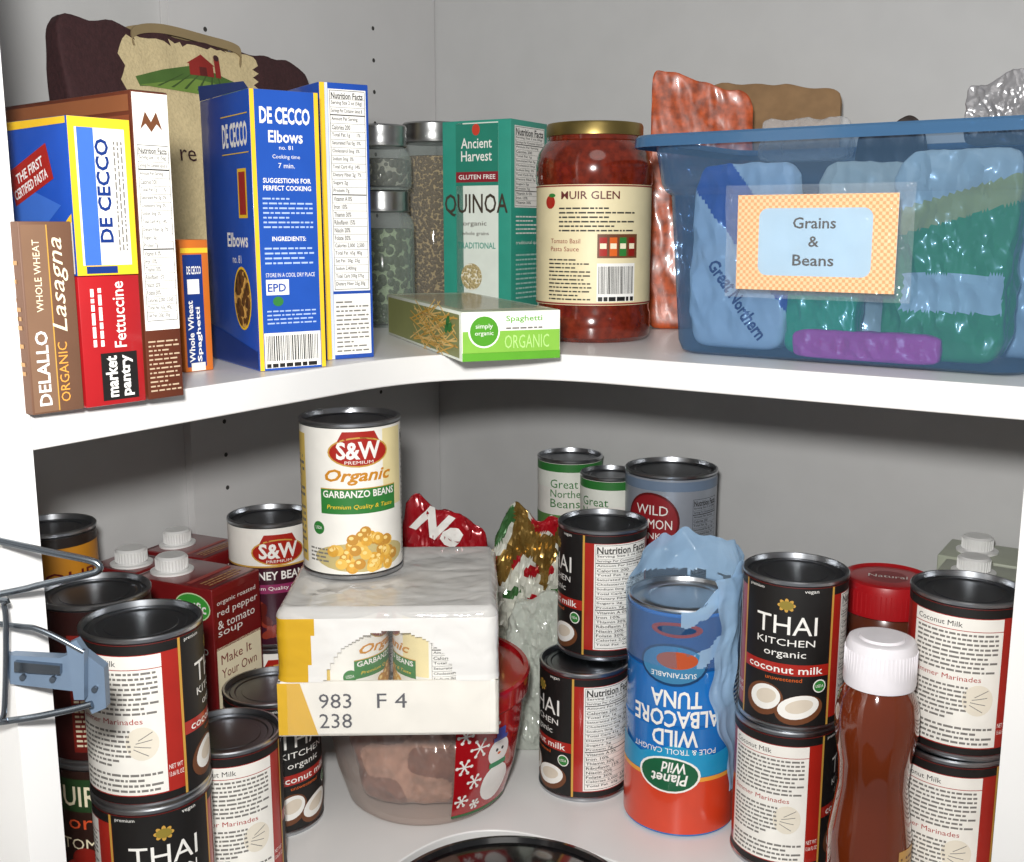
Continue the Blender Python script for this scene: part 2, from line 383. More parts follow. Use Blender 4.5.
def garb(cv,r,h):
    cv.rect(-pi*r+.02,.42,2*pi*r-.04,h-.85,PAPER,1)
    for i in range(6): cv.rect(1.8+i*.45,h*.45,4.0-i*.45,h*.5,M(('f0e8cc','efe3bb','ecdca6','ead594','e6cd80','e2c46c')[i],.5),2+i*0 if i==0 else 2)if False else None
    cv.rect(3.3,h*.45,2.2,h*.5,M('ecdca6',.5),2)
    k=h/12
    sw_logo(cv,1.4,h-2.2*k,1.35*k)
    cv.text('Organic',-1.2,h-4.7*k,5.2,1.25*k,M('c9861c',.4),5,bold=.025,shear=.3)
    cv.rect(-1.6,h-6.9*k,6.1,1.95*k,GRN,3); cv.rect(-1.6,h-5.0*k,6.1,.07,GOLD,4)
    cv.text('GARBANZO BEANS',-1.4,h-5.65*k,5.7,.55*k,W,5,bold=.02)
    cv.text('Premium Quality & Taste',-1.1,h-6.6*k,5.2,.42*k,YEL,5,shear=.2)
    rnd=random.Random(3)
    cv.ell(1.6,1.7,3.9,1.15,M('c3b27a',.5),2)
    for i in range(50):
        x_=-.8+rnd.random()*5.0; y_=.8+rnd.random()*(2.9-abs(x_-1.8)*.5); m_=(CHK,M('e6ba58',.5),M('c08a34',.5))[i%3]
        cv.ell(x_,y_,.45,.43,m_,3+i%4,n=12); cv.ell(x_-.1,y_+.13,.18,.14,M('f2d58a',.5),4+i%4,n=8)
    cv.ell(-1.9,3.9,.5,.5,GRN,3); cv.text('USDA',-2.2,3.8,.6,.25,W,4); cv.lines(-2.8,1.3,1.7,1.2,4,GREY,3)
    cv.rect(-6.6,1,3.3,h-2,M('e0c060',.5),2); cv.lines(-6.3,1.6,2.8,h-4,16,GREY,3)
    cv.nutri(5.6,1,4.2,h-2,lvl=2)
G2='bean cans on the lower shelf'
gx,gy=-12.4,82.8
ZP=20.86
garbc=can('white garbanzo bean can with red oval logo, standing on wrapped case',(gx,gy,ZP),facecam(gx,gy,-12),3.88,11.9,PAPER,garb,G2)
PURP=M('3c0f22',.35)
def kid(cv,r,h):
    cv.rect(-pi*r+.02,.42,2*pi*r-.04,h-.85,PAPER,1)
    cv.rect(-pi*r+.02,.42,2*pi*r-.04,h*.62,PURP,2); cv.rect(-pi*r+.02,h*.62+.42,2*pi*r-.04,.15,GOLD,3)
    sw_logo(cv,.3,h-2.5,1.35); cv.text('KIDNEY BEANS',-3.0,h-4.9,6.0,.75,W,5,bold=.02)
    cv.rect(-3.2,h-6.1,6.4,.8,M('8a2a5a',.4),4);cv.text('Premium Quality & Taste',-3.0,h-5.9,6.0,.42,W,5)
    rnd=random.Random(5)
    for i in range(36): cv.ell(-3.2+rnd.random()*6.4,.8+rnd.random()*3.4,.6,.36,M('5a1a14',.3) if i%2 else M('8a3424',.3),3+i%3,tilt=rnd.random()*180,n=12)
kx,ky=-21.2,93.1
k0=can('dark red kidney bean can under another one',(kx,ky,0),facecam(kx,ky,5),3.65,11.1,PAPER,kid,G2)
clone(k0,(kx,ky,11.12),facecam(kx,ky,6),'kidney bean can with red oval logo behind the cartons')
def gnb(cv,r,h):
    cv.rect(-pi*r+.02,h-3.0,2*pi*r-.04,1.7,M('eef0e6',.5),2); cv.rect(-pi*r+.02,h-1.3,2*pi*r-.04,.85,GRN,2)
    cv.text('Great',-2.4,h-3.0,3.0,.9,GRN,4);cv.text('Northern',-2.4,h-4.0,4.2,.8,GRN,4);cv.text('Beans',-2.4,h-5.1,3.2,.9,GRN,4)
    cv.rect(-pi*r+.02,.42,2*pi*r-.04,h*.45,M('5f8a48',.5),2); cv.ell(1.0,4.2,2.0,1.6,M('e6dfc4',.5),3)
    cv.ell(.3,4.2,.5,.8,M('c9bd94',.5),4,20); cv.ell(1.4,4.5,.5,.8,M('d6caa2',.5),4,-20)
    cv.lines(2.2,h-8,2.5,2.4,7,GREY,3)
g0=can('great northern bean can with green band by the wall',(6.2,114.8,0),facecam(5,115,-5),3.5,11.5,PAPER,gnb,G2)
clone(g0,(6.2,114.8,11.52),facecam(5,115,4),'great northern bean can stacked on a matching can')
g1=can('small green banded bean can near the wall',(10.0,109.0,0),facecam(9,110,-15),3.1,11.2,PAPER,gnb,G2)
clone(g1,(10.0,109.0,11.22),facecam(9,110,-15),'small green banded bean can stacked on another')
SIL=M('a2a9b4',.35,.35)
def salm(cv,r,h):
    cv.ell(-1.6,h-4.4,2.7,2.7,DRED,2,n=36); cv.ell(-1.6,h-4.4,2.5,2.5,M('8c1b22',.4),3,n=36)
    cv.text('WILD',-3.2,h-3.8,3.2,.9,W,4); cv.text('SALMON',-3.6,h-5.1,4.0,.9,W,4); cv.text('PINK',-2.6,h-6.1,2.0,.6,W,4)
    cv.rect(-pi*r+.02,h-1.5,2*pi*r-.04,.9,M('6d7f96',.4),2)
    cv.rect(-pi*r+.02,.5,2*pi*r-.04,1.4,DRED,2)
    cv.nutri(2.2,2.4,3.4,h-4.6,bg=SIL,lvl=2)
s0=can('wide silver-grey salmon can under another one',(15.2,102.4,0),facecam(14.6,103,10),4.4,12.2,SIL,salm,'salmon cans on the lower shelf')
clone(s0,(15.2,102.4,12.22),facecam(14.6,103,-3),'wide silver-grey salmon can with dark red round emblem')
def tomd(cv,r,h):
    cv.rect(-pi*r+.02,h-3.4,2*pi*r-.04,2.4,M('23401f',.45),2)
    cv.text('MUIR GLEN',-4.2,h-3.0,8.4,1.5,CREAM,3,bold=.01); cv.text('organic',-2.6,h-5.0,5.6,1.3,M('d8532a',.5),3)
    cv.text('TOMATOES',-3.2,h-6.2,6.4,.8,CREAM,3)
    for i in range(20): cv.ell(-6+i*.65,1.4+(i%4)*.9,1.0,.85,(M('a8281a',.3,coat=.4),M('8a1c12',.3,coat=.4))[i%2],4+i%3)
t0=can('organic tomato can with dark label of red tomatoes under another',(-28.9,72.7,0),facecam(-28.9,72.7,-5),3.8,11.0,M('2c1812',.4),tomd,'tomato cans by the upright')
def darkd(cv,r,h):
    cv.rect(-pi*r+.02,.42,2*pi*r-.04,h*.45,M('3a100e',.4),2); cv.rect(-2,1.0,4.6,h-3.0,M('7d2018',.4),3)
    cv.text('CRUSHED',-1.8,h-3.6,4,.8,YEL,4); cv.text('TOMATOES',-1.8,h-4.8,4,.8,W,4); cv.lines(-1.8,1.4,4,3.5,10,CREAM,4); cv.lines(3,1.4,3,h-3,20,TAN,4)
can('dark maroon tomato can stacked on another tomato can',(-28.9,72.7,11.02),facecam(-28.9,72.7,0),3.8,11.3,M('2d100e',.4),darkd,'tomato cans by the upright')
def yeld(cv,r,h):
    cv.rect(-pi*r+.02,h-6.5,2*pi*r-.04,5.3,M('b87a1c',.45),2); cv.text('SOUP',-2.4,h-4.2,5,1.2,DRED,3); cv.lines(-2.5,h-6.2,5,1.5,5,INK,3)
y0=can('dark can with golden yellow band beside the cartons',(-34.8,80.4,0),facecam(-34.6,80.4),3.2,12.4,M('231a16',.4),yeld,'golden banded cans')
clone(y0,(-34.8,80.4,12.42),facecam(-34.6,80.4,12),'dark can with golden yellow band stacked on another')
# ============================================================ CARTONS
def carton(label,corner,ang,w,d,h,main,group='soup cartons on the lower shelf'):
    E=Vector((cos(radians(ang)),sin(radians(ang)))); B=Vector((-E.y,E.x))
    c=Vector(corner)+E*w/2+B*d/2
    root=thing('soup_carton',label,'carton',(c.x,c.y,0),ang,group)
    pb=PB(); rbox(pb,-w/2,-d/2,0,w,d,h,main,.12,3)
    f=face(pb,w,d,h,'right'); f2=face(pb,w,d,h,'front'); f3=face(pb,w,d,h,'left'); ft=face(pb,w,d,h,'top')
    ft.rect(.2,.2,w-.4,.25,M('4a1012',.4),1); ft.rect(.2,d-.5,w-.4,.25,M('4a1012',.4),1)
    return root,pb,f,f2,f3,ft
CR=M('74191b',.3,coat=.5); CW=M('e6e6e4',.35)
def cap(root,x,y,z,mat=None):
    pb=PB(); lathe(pb,[(1.75,z),(1.75,z+.15),(1.35,z+.2),(1.3,z+.25)],mat or CW,40)
    prof=[(1.25,z+.2),(1.28,z+1.25),(1.1,z+1.4),(.001,z+1.4)]
    lathe(pb,prof,mat or CW,40)
    for i in range(32):
        a=2*pi*i/32; rbox(pb,1.27*cos(a)-.04,1.27*sin(a)-.04,z+.3,.08,.08,.88,mat or CW,0)
    for i,v in enumerate(pb.v): pb.v[i]=(v[0]+x,v[1]+y,v[2])
    pb.obj('screw_cap',root,'white ribbed plastic screw cap')
def soup(label,corner,ang,w,d,h,cx,cy):
    root,pb,fr,ff,fl,ft=carton(label,corner,ang,w,d,h,CR)
    ff.rect(.25,1.0,w-.5,h-6.0,CREAM,1); ff.rect(.25,h-5.2,w-.5,4.6,CR,1)
    ff.text('organic roasted',.5,h-1.6,w-1.2,.5,W,3); ff.text('red pepper',.5,h-2.6,w-1.0,.75,W,3); ff.text('& tomato',.5,h-3.5,w-1.4,.7,W,3); ff.text('soup',.5,h-4.3,w-3,.6,W,3)
    ff.text('Make It',.7,h-6.5,w-2.2,.8,M('7a2a22',.5),3); ff.text('Your Own',.7,h-7.7,w-1.6,.8,M('7a2a22',.5),3)
    ff.rect(.9,h-11.6,w-2.0,3.3,BRN,3); ff.ell(w/2,h-9.9,1.5,1.1,M('c8742a',.5),4); ff.ell(w/2,h-9.8,.7,.4,CREAM,5)
    ff.lines(.7,1.3,w-1.6,h-13.5,6,GREY,3)
    fl.rect(.3,.6,d-.6,4.5,M('b8331f',.4),1)
    fl.ell(d-2.0,h-1.7,1.8,1.2,M('c9e0b0',.4),1); fl.ell(d-2.0,h-1.7,1.7,1.1,M('3f9a3a',.4),2); fl.text('Pacific',d-3.4,h-2.1,2.8,.9,W,4,bold=.02)
    fl.text('organic',d-5.6,h-4.4,3.4,.5,W,3); fl.text('tomato soup',d-6.6,h-5.8,6.0,.9,W,3)
    fl.ell(d/2,7.5,3.2,2.4,M('d9501e',.4),2); fl.ell(d/2,7.6,2.6,1.7,M('e8792f',.4),3)
    ft.lines(.8,.8,w-1.6,1.3,3,TAN,2); ft.rect(.5,d/2-1.6,w-1,.5,M('a83226',.4),2)
    pb.obj('carton_body',root); cap(root,cx,cy,h); return root
K1=(-23.6,82.6); ang=65
s1=soup('maroon tomato soup carton with recipe side and white cap',K1,ang,6.0,8.2,18.8,-.4,2.2)
Ev=Vector((cos(radians(65)),sin(radians(65)))); Bv=Vector((-Ev.y,Ev.x))
def off(e,b):
    c=Vector(K1)+Ev*(e+3.0)+Bv*(b+4.1); return (c.x,c.y,0)
c2_=clone(s1,off(6.2,5.3),65,'maroon soup carton with white cap near the wall'); c2_.scale=(1,.83,1)
root,pb,fr,ff,fl,ft=carton('maroon soup carton with white cap beside dark cans',(0,0),0,5.2,4.6,18.8,CR)
c3=Vector(K1)+Ev*3.0+Bv*(8.4+2.7); root.location=(c3.x*S,c3.y*S,0); root.rotation_euler=(0,0,radians(-25))
for f in (ff,fr,fl):
    f.ell(2.6,15.8,1.5,.9,GRN,2); f.text('Pacific',1.5,15.5,2.2,.7,W,3); f.text('soup',1.0,12.5,3.4,1.0,W,3)
pb.obj('carton_body',root); cap(root,.3,-.3,18.8)
for cx,cy in ((38.4,86.6),(41.2,92.6)):
    root=thing('broth_carton','pale green and white broth carton with white cap by upright','carton',(cx,cy,0),-33,'broth cartons on the lower shelf')
    pb=PB(); rbox(pb,-3.2,-2.9,0,6.4,5.8,18.9,M('a9af9c',.4),.12,3)
    f=face(pb,6.4,5.8,18.2,'front'); f.rect(.3,10,5.8,6,GRN,1); f.text('organic',.8,13.6,4.4,1.0,W,2); f.text('broth',.8,11.6,4.0,1.2,W,2)
    pb.obj('carton_body',root); cap(root,-.5,0,18.9)
# ============================================================ UPPER SHELF BOXES
ZU=38.02
def lenTo(A,ang,col,py=395):
    k=((col-512)/F)/(cos(P)+(431-py)/F*sin(P)); E=(cos(radians(ang)),sin(radians(ang)))
    return (k*A[1]-A[0])/(E[0]-k*E[1])
def fbox(name,label,A,ang,w,d,h,z,mat,cat='food box',group=None,bev=.06):
    E=Vector((cos(radians(ang)),sin(radians(ang)))); B=Vector((-E.y,E.x)); c=Vector(A)+E*w/2+B*d/2
    root=thing(name,label,cat,(c.x,c.y,z),ang,group); pb=PB(); rbox(pb,-w/2,-d/2,0,w,d,h,mat,bev,2)
    return root,pb,[face(pb,w,d,h,k) for k in ('front','left','right','top')]
GP='boxed dry pasta on the upper shelf'
def deceo(cv,x,y,w,h,mat=None,rot=0): cv.text('DE CECCO',x,y,w,h,mat or W,4,rot=rot,bold=.03)
LB=M('6d4d3a',.5)
A=at(33,416,38); w=lenTo(A,50,83.5)
root,pb,(f,l,r,t)=fbox('pasta_box','brown organic whole wheat lasagna box standing at shelf edge',A,50,w,3.6,9.15,ZU,LB,group=GP)
f.rect(.1,.1,w*.48,8.9,M('7f604a',.5),1); f.rect(w*.5,.1,.06,8.9,GOLD,2)
f.text('DELALLO',w*.14,.4,w*.24,3.6,W,4,rot=90,bold=.02); f.text('ORGANIC',w*.56,.5,w*.18,2.9,M('e8a045',.5),4,rot=90)
f.text('WHOLE WHEAT',w*.22,4.9,w*.13,3.4,CREAM,4,rot=90); f.text('Lasagna',w*.50,3.9,w*.36,4.5,CREAM,4,rot=90,shear=.3)
l.lines(.3,1,3,7,16,TAN,2); t.lines(.3,.5,w-.6,2.6,4,TAN,2)
pb.obj('box_body',root)
E50=Vector((cos(radians(50)),sin(radians(50))))
A2=Vector(A)+E50*(w+.12); w2=lenTo(A2,50,146)
root,pb,(f,l,r,t)=fbox('pasta_box','red fettuccine box standing on end at shelf edge',A2,50,w2,13,6.5,ZU,M('a81b20',.3,coat=.4),group=GP)
f.text('Fettuccine',w2*.52,2.9,w2*.2,3.3,W,4,rot=90,bold=.01); f.lines(w2*.18,3.0,w2*.24,2.9,2,W,2,rot=1)
f.rect(w2*.28,.25,w2*.60,2.4,BLK,2); f.text('market',w2*.34,.4,w2*.2,2.1,W,4,rot=90,bold=.03); f.text('pantry',w2*.60,.4,w2*.2,2.1,W,4,rot=90,bold=.03)
l.lines(.5,1,12,4.6,8,W,2); r.lines(.5,1,12,4.6,8,W,2)
pb.obj('box_body',root)
A3=A2; w3=w2; z3=ZU+6.52; H3=7.6
root,pb,(f,l,r,t)=fbox('pasta_box','blue and yellow pasta box resting on red box',A3,50,w3,10.5,H3,z3,BLU,group=GP)
YB=M('efc22c',.4)
f.rect(.02,.02,w3-.04,H3-.04,YB,1); f.rect(.35,.5,w3-.7,H3-1.0,PAPER,2); f.rect(.45,.5,w3*.26,H3-1.0,M('3f6cc0',.4),3)
f.text('DE CECCO',w3*.40,1.6,w3*.22,5.0,DBLU,4,rot=90,bold=.03); f.lines(w3*.70,1.2,w3*.18,5.3,3,GREY,3,rot=1)
f.rect(.5,.1,w3*.5,.35,DBLU,4)
l.rect(4.6,4.0,4.2,1.8,RED,2,tilt=18); l.text('THE FIRST',5.2,4.9,2.9,.5,W,4,tilt=18,bold=.02); l.text('CERTIFIED PASTA',4.9,4.2,3.6,.5,W,4,tilt=18,bold=.02)
l.poly([(0,H3-.03),(10.4,H3-.03),(10.4,H3-.35),(0,H3-.5)],YB,1); l.poly([(6.0,.1),(10.4,.1),(10.4,3.0)],YB,1); l.poly([(6.6,.1),(10.4,.1),(10.4,2.6)],PAPER,2)
l.poly([(0,.2),(4,.2),(9.5,3.4),(0,6.0)],M('3c6cc4',.35),1)
t.rect(.1,.1,w3-.2,10.3,M('d9b434',.45),1)
pb.obj('box_body',root)
A4=A2+E50*(w2+.15); w4=lenTo(A4,50,184)
H4=15.6
root,pb,(f,l,r,t)=fbox('pasta_box','tall brown whole wheat box with white nutrition side',A4,50,w4,15,H4,ZU,M('5c2c1b',.4),group=GP)
f.rect(.05,3.6,w4-.1,H4-3.7,PAPER,1); f.nutri(.1,4.0,w4-.2,9.0,lvl=2)
f.poly([(w4*.2,13.7),(w4*.35,14.6),(w4*.5,14.1),(w4*.65,14.6),(w4*.8,13.7),(w4*.65,14.0),(w4*.5,13.6),(w4*.35,14.0)],BRN,2)
f.lines(.15,.4,w4-.3,2.8,12,M('c0a88c',.5),2,.35)
l.rect(.2,14.6,14.6,.8,M('8a5434',.5),1); l.rect(12.2,.2,2.6,14.2,M('83452a',.5),1); l.text('whole wheat',5.5,12.9,6.2,1.2,CREAM,3)
t.rect(.1,.1,w4-.2,14.8,M('4e2a1c',.5),1)
pb.obj('box_body',root)
A5=at(186,373,38); w5=lenTo(A5,48,215)
root,pb,(f,l,r,t)=fbox('pasta_box','blue and orange whole wheat spaghetti box in a gap',A5,48,w5,8,8.1,ZU,M('cf6f24',.4),group=GP)
f.rect(.15,.3,w5*.68,6.9,DBLU,1); f.rect(.05,7.3,w5-.1,.3,YEL,1)
f.text('Whole Wheat',w5*.16,.6,w5*.2,3.8,W,3,rot=90,bold=.02); f.text('Spaghetti',w5*.44,.6,w5*.2,3.4,W,3,rot=90,bold=.02); f.rect(w5*.2,4.8,w5*.42,.9,W,2); f.text('DE CECCO',w5*.2,6.0,w5*.5,.5,W,3,bold=.02)
f.rect(.4,.05,w5*.5,.5,M('ece6da',.5),3)
pb.obj('box_body',root)
A6=(-15.7,68.1); w6=lenTo(A6,32,328)
H6=17.0
root,pb,(f,l,r,t)=fbox('pasta_box','blue elbow macaroni box with yellow edges standing upright',A6,34,w6,8.8,H6,ZU,BLU,group=GP)
f.rect(.02,.02,.28,H6-.04,YB,2); f.rect(w6-.3,.02,.28,H6-.04,YB,2); f.rect(.3,.02,w6-.6,H6-.04,M('1f50ac',.3,coat=.3),1)
deceo(f,.6,H6-2.0,w6-1.2,1.0); f.text('Elbows',w6*.25,H6-3.1,w6*.5,.72,W,4,bold=.02); f.text('no. 81',w6*.4,H6-3.5,w6*.2,.25,W,4)
f.text('Cooking time',w6*.3,H6-4.1,w6*.4,.3,W,4); f.text('7 min.',w6*.38,H6-4.6,w6*.24,.3,W,4)
f.text('SUGGESTIONS FOR',w6*.15,H6-5.5,w6*.7,.30,W,4,bold=.02); f.text('PERFECT COOKING',w6*.15,H6-5.95,w6*.7,.30,W,4,bold=.02); f.lines(.6,H6-8.2,w6-1.2,2.0,7,M('a9bfe6',.5),3,.35)
f.text('INGREDIENTS:',w6*.25,H6-9.0,w6*.5,.28,W,4,bold=.02); f.lines(.6,H6-10.4,w6-1.2,1.2,4,M('a9bfe6',.5),3,.35)
f.text('STORE IN A COOL DRY PLACE',.6,H6-11.2,w6-1.2,.25,W,4)
f.rect(.6,4.7,1.5,.95,PAPER,3); f.text('EPD',.7,4.9,1.2,.5,BLU,4,bold=.02); f.ell(1.35,4.3,.35,.3,GRN,4)
f.lines(.6,2.9,w6-1.2,1.0,4,M('a9bfe6',.5),3,.35)
f.barcode(.35,.15,w6-.7,2.2,3)
deceo(l,4.1,H6-3.3,4.3,1.5); l.rect(3.9,H6-1.4,4.6,.06,YB,3); l.rect(3.9,H6-3.7,4.6,.06,YB,3)
l.rect(6.6,H6-7.4,1.1,2.6,RED,3); l.rect(6.4,H6-7.6,1.5,3.0,YB,2); l.text('Elbows',4.2,H6-9.4,3.6,.9,W,4,bold=.02); l.text('no. 81',5.0,H6-10.4,1.5,.5,W,4)
l.ell(6.4,4.4,1.5,2.0,YB,2); l.ell(6.4,4.4,1.35,1.85,grains('elbow_pasta','c99a4c','5c3a14',160),3)
l.poly([(.1,.1),(8.6,.1),(8.6,1.2),(.1,2.4)],DBLU,2)
pb.obj('box_body',root)
pb=PB()
pb.add([(-w6/2,-4.4,H6),(-w6/2,4.4,H6),(-w6/2-.2,4.0,H6+.9),(-w6/2+.1,-3.4,H6+.5)],[[0,1,2,3]],M('2c3f78',.5)); pb.obj('box_flap',root)
A7=(-12.5,74.0); w7=max(2.5,lenTo(A7,32,374,350)); H7=18.1
root,pb,(f,l,r,t)=fbox('pasta_box','blue pasta box with tall white nutrition panel facing out',A7,32,w7,8.8,H7,ZU,BLU,group=GP)
f.rect(.02,.02,.35,H7-.04,YB,1); f.nutri(.6,4.6,w7-.8,H7-5.0,lvl=1)
f.rect(.6,.3,w7-.8,4.1,PAPER,1); f.lines(.75,.5,w7-1.1,3.6,12,GREY,2,.35); f.rect(.38,.02,.2,H7-.04,M('cfd8ea',.5),1)
deceo(t,.6,3.5,w7-1.2,1.2)
pb.obj('box_body',root)
QT=M('2f9480',.4)
A8=(-6.2,101.4); w8=lenTo(A8,-30,511,225)
root,pb,(f,l,r,t)=fbox('quinoa_box','teal and white quinoa box beside sauce jar',A8,-30,w8,6.6,18.0,ZU,QT)
f.rect(.02,.02,w8*.30,17.9,QT,1); f.rect(w8*.20,.5,w8*.62,17.3,M('dfe6dc',.45),1); f.rect(w8*.20,12.4,w8*.62,5.3,M('27806c',.4),2)
f.text('Ancient',w8*.28,15.6,w8*.45,.9,W,4,bold=.01); f.text('Harvest',w8*.28,14.5,w8*.45,.9,W,4,bold=.01); f.ell(w8*.5,17.2,.4,.5,M('c9402c',.5),4)
f.rect(w8*.20,12.7,w8*.62,.9,M('8a1f2c',.4),3); f.text('GLUTEN FREE',w8*.24,12.95,w8*.54,.4,W,4,bold=.01)
f.text('QUINOA',.2,9.7,w8-.5,2.0,M('3f352b',.5),4,bold=.01)
f.text('organic',w8*.3,8.8,w8*.35,.5,M('4a3a2c',.5),4); f.text('whole grains',w8*.28,8.0,w8*.4,.4,M('4a3a2c',.5),4); f.text('TRADITIONAL',w8*.22,6.9,w8*.56,.55,QT,4,bold=.01)
f.ell(w8*.42,4.4,1.1,1.2,grains('quinoa_seed','f1ead2','b9a777',420),3)
r.nutri(.6,10.5,5.4,7.0,lvl=1); r.lines(.8,8.2,5,1.8,5,W,2,.35); r.text('traditional quinoa',.8,7.2,5,.4,W,2); r.lines(.8,2.5,5,4.2,10,M('a9cfc4',.5),2,.35)
pb.obj('box_body',root)
A9=at(462,363,38); w9=lenTo(A9,20,560,355); D9=20.5; H9=3.3
root,pb,(f,l,r,t)=fbox('spaghetti_box','white and green organic spaghetti box lying flat, end out',A9,20,w9,D9,H9,ZU+.03,M('e9efdf',.4))
LG=M('5fa82c',.4)
f.rect(.02,.02,w9-.04,.55,LG,1); f.rect(.05,.55,w9-.1,1.45,M('86bd46',.4),1)
f.rect(.05,2.0,w9-.1,1.25,W,1); f.text('Spaghetti',3.1,2.5,2.6,.5,LG,3,bold=.01); f.lines(3.1,2.1,2.8,.25,1,GREY,3)
f.text('ORGANIC',3.0,.8,3.2,.9,M('b6dd86',.5),3)
f.ell(1.55,2.0,1.12,1.12,W,3); f.ell(1.55,2.0,1.0,1.0,M('4f9a24',.4),4); f.text('simply',.95,2.1,1.2,.4,W,5); f.text('organic',.9,1.65,1.3,.35,W,5)
SPG=M('d9a94a',.4)
l.rect(.3,.2,D9-.8,H9-.4,M('8a8f58',.5),1)
rnd=random.Random(2)
for i in range(56):
    x=D9-9+rnd.random()*8; l.rect(x-4.5,rnd.random()*2.4+.4,4.8,.11,SPG if i%2 else M('efc878',.4),2+i%3,tilt=rnd.uniform(-26,26))
for x,y in ((D9-3.0,2.5),(D9-2.5,2.1),(D9-3.3,2.0)): l.ell(x,y,.5,.3,GRN,6,tilt=30)
t.rect(.1,.1,w9-.2,D9-.2,M('b9bf9e',.35),1)
t.rect(.5,1.2,w9-1.0,D9-3,M('a89c6c',.3),2)
for i in range(46): t.rect(.55+i*(w9-1.2)/46,1.3,.07,D9-3.2,M('cfae66',.4),3)
pb.obj('box_body',root)
pb=PB(); rbox(pb,-w9/2+.4,-D9/2+1.1,H9+.03,w9-.8,D9-2.8,.06,clear('window_film','ffffff',.2,.1,'dfe2d4'),.02,1); pb.obj('window_film',root)
# ============================================================ JARS
GLASS=clear('jar_glass','f2f6f4',.10,.03,'dfe8e4')
def canning(label,loc,r,h,cont,fill,group='canning jars in the shelf corner'):
    root=thing('glass_jar',label,'jar',loc,0,group)
    pb=PB(); lathe(pb,[(.001,.2),(r-.5,.15),(r-.3,0),(r-.05,.25),(r,.8),(r,h-3.0),(r-.15,h-2.5),(r-.6,h-1.9),(r-.65,h-1.6)],GLASS,56); pb.obj('jar_body',root)
    pb=PB(); lathe(pb,[(.001,.35),(r-.35,.35),(r-.15,.8),(r-.15,min(fill,h-2.9)),(r-.5,fill+.1),(.001,fill+.1)],cont,56); pb.obj('jar_contents',root)
    pb=PB(); rr=r-.45; lathe(pb,[(rr,h-1.9),(rr+.08,h-1.8),(rr,h-1.5),(rr+.06,h-1.2),(rr,h-.9),(rr+.05,h-.15),(rr-.1,h),(rr-.35,h),(rr-.45,h-.08),(.001,h-.08)],M('a8a9a8',.3,1.0),56); pb.obj('lid',root)
    return root
barley=grains('barley_grain','b8986a','6a5236',380); pump=grains('pumpkin_seed','8a9878','3f4a34',170); pale=grains('pale_bean','99968a','4c4a42',170)
canning('tall canning jar of tan grain in the corner',(-7.6,108.6,ZU),3.3,18.5,barley,15.3)
canning('squat canning jar of pale green seeds under another',(-11.7,100.6,ZU),2.9,12.0,pump,8.6)
canning('small canning jar stacked on jar of seeds',(-11.7,100.6,ZU+12.02),2.75,5.6,pale,2.6)
jx,jy=6.5,89.2
root=thing('sauce_jar','jar of red pasta sauce with cream label and gold lid','jar',(jx,jy,ZU),facecam(jx,jy,0))
SAUCE=M('68200e',.14,0,.35,180,coat=.6,name='tomato_sauce')
pb=PB(); R=4.6
lathe(pb,[(.001,.2),(R-.8,.15),(R-.5,0),(R-.1,.35),(R,.9),(R,2.2),(R-.12,2.4),(R-.12,12.0),(R,12.2),(R,13.6),(R-.2,14.5),(R-.6,15.1),(R-.9,15.4),(R-.95,15.9)],SAUCE,96); pb.obj('jar_body',root)
pb=PB(); lathe(pb,[(3.6,15.7),(3.8,15.75),(3.8,16.5),(3.7,16.7),(3.4,16.75),(3.3,16.6),(.001,16.6)],M('8c7a48',.35,.9),64); pb.obj('lid',root,'gold metal twist-off lid')
pb=PB(); rl=R-.05; lathe(pb,[(rl,2.9),(rl,12.0)],M('e2d5ac',.5),120)
cv=Cv(pb,cylmap(rl,0),.5)
cv.text('MUIR GLEN',-2.6,10.9,4.6,.6,M('5e2420',.5),3,bold=.01); cv.ell(-3.7,10.7,.5,.5,RED,3); cv.ell(-3.5,11.2,.35,.15,GRN,4)
cv.lines(-2.8,8.5,6.2,2.0,6,INK,2,.35); cv.rect(.3,6.5,3.4,1.8,BRN,2)
for i in range(4): cv.rect(.45+i*.8,6.65,.6,1.4,(RED,ORG,GRN,M('8a1c14',.4))[i],3); cv.rect(.5+i*.8,7.2,.5,.4,CREAM,4)
cv.text('Tomato Basil',-3.6,7.6,2.6,.35,M('8a2f28',.5),2); cv.text('Pasta Sauce',-3.6,7.0,2.5,.35,M('8a2f28',.5),2); cv.lines(-3.8,3.3,3.7,3.3,11,INK,2,.35)
cv.barcode(.3,3.2,3.2,2.9,2)
cv.rect(-9,2.95,18,.12,M('8a2f28',.5),2); cv.rect(-9,11.85,18,.1,M('8a2f28',.5),2)
pb.obj('paper_label',root)
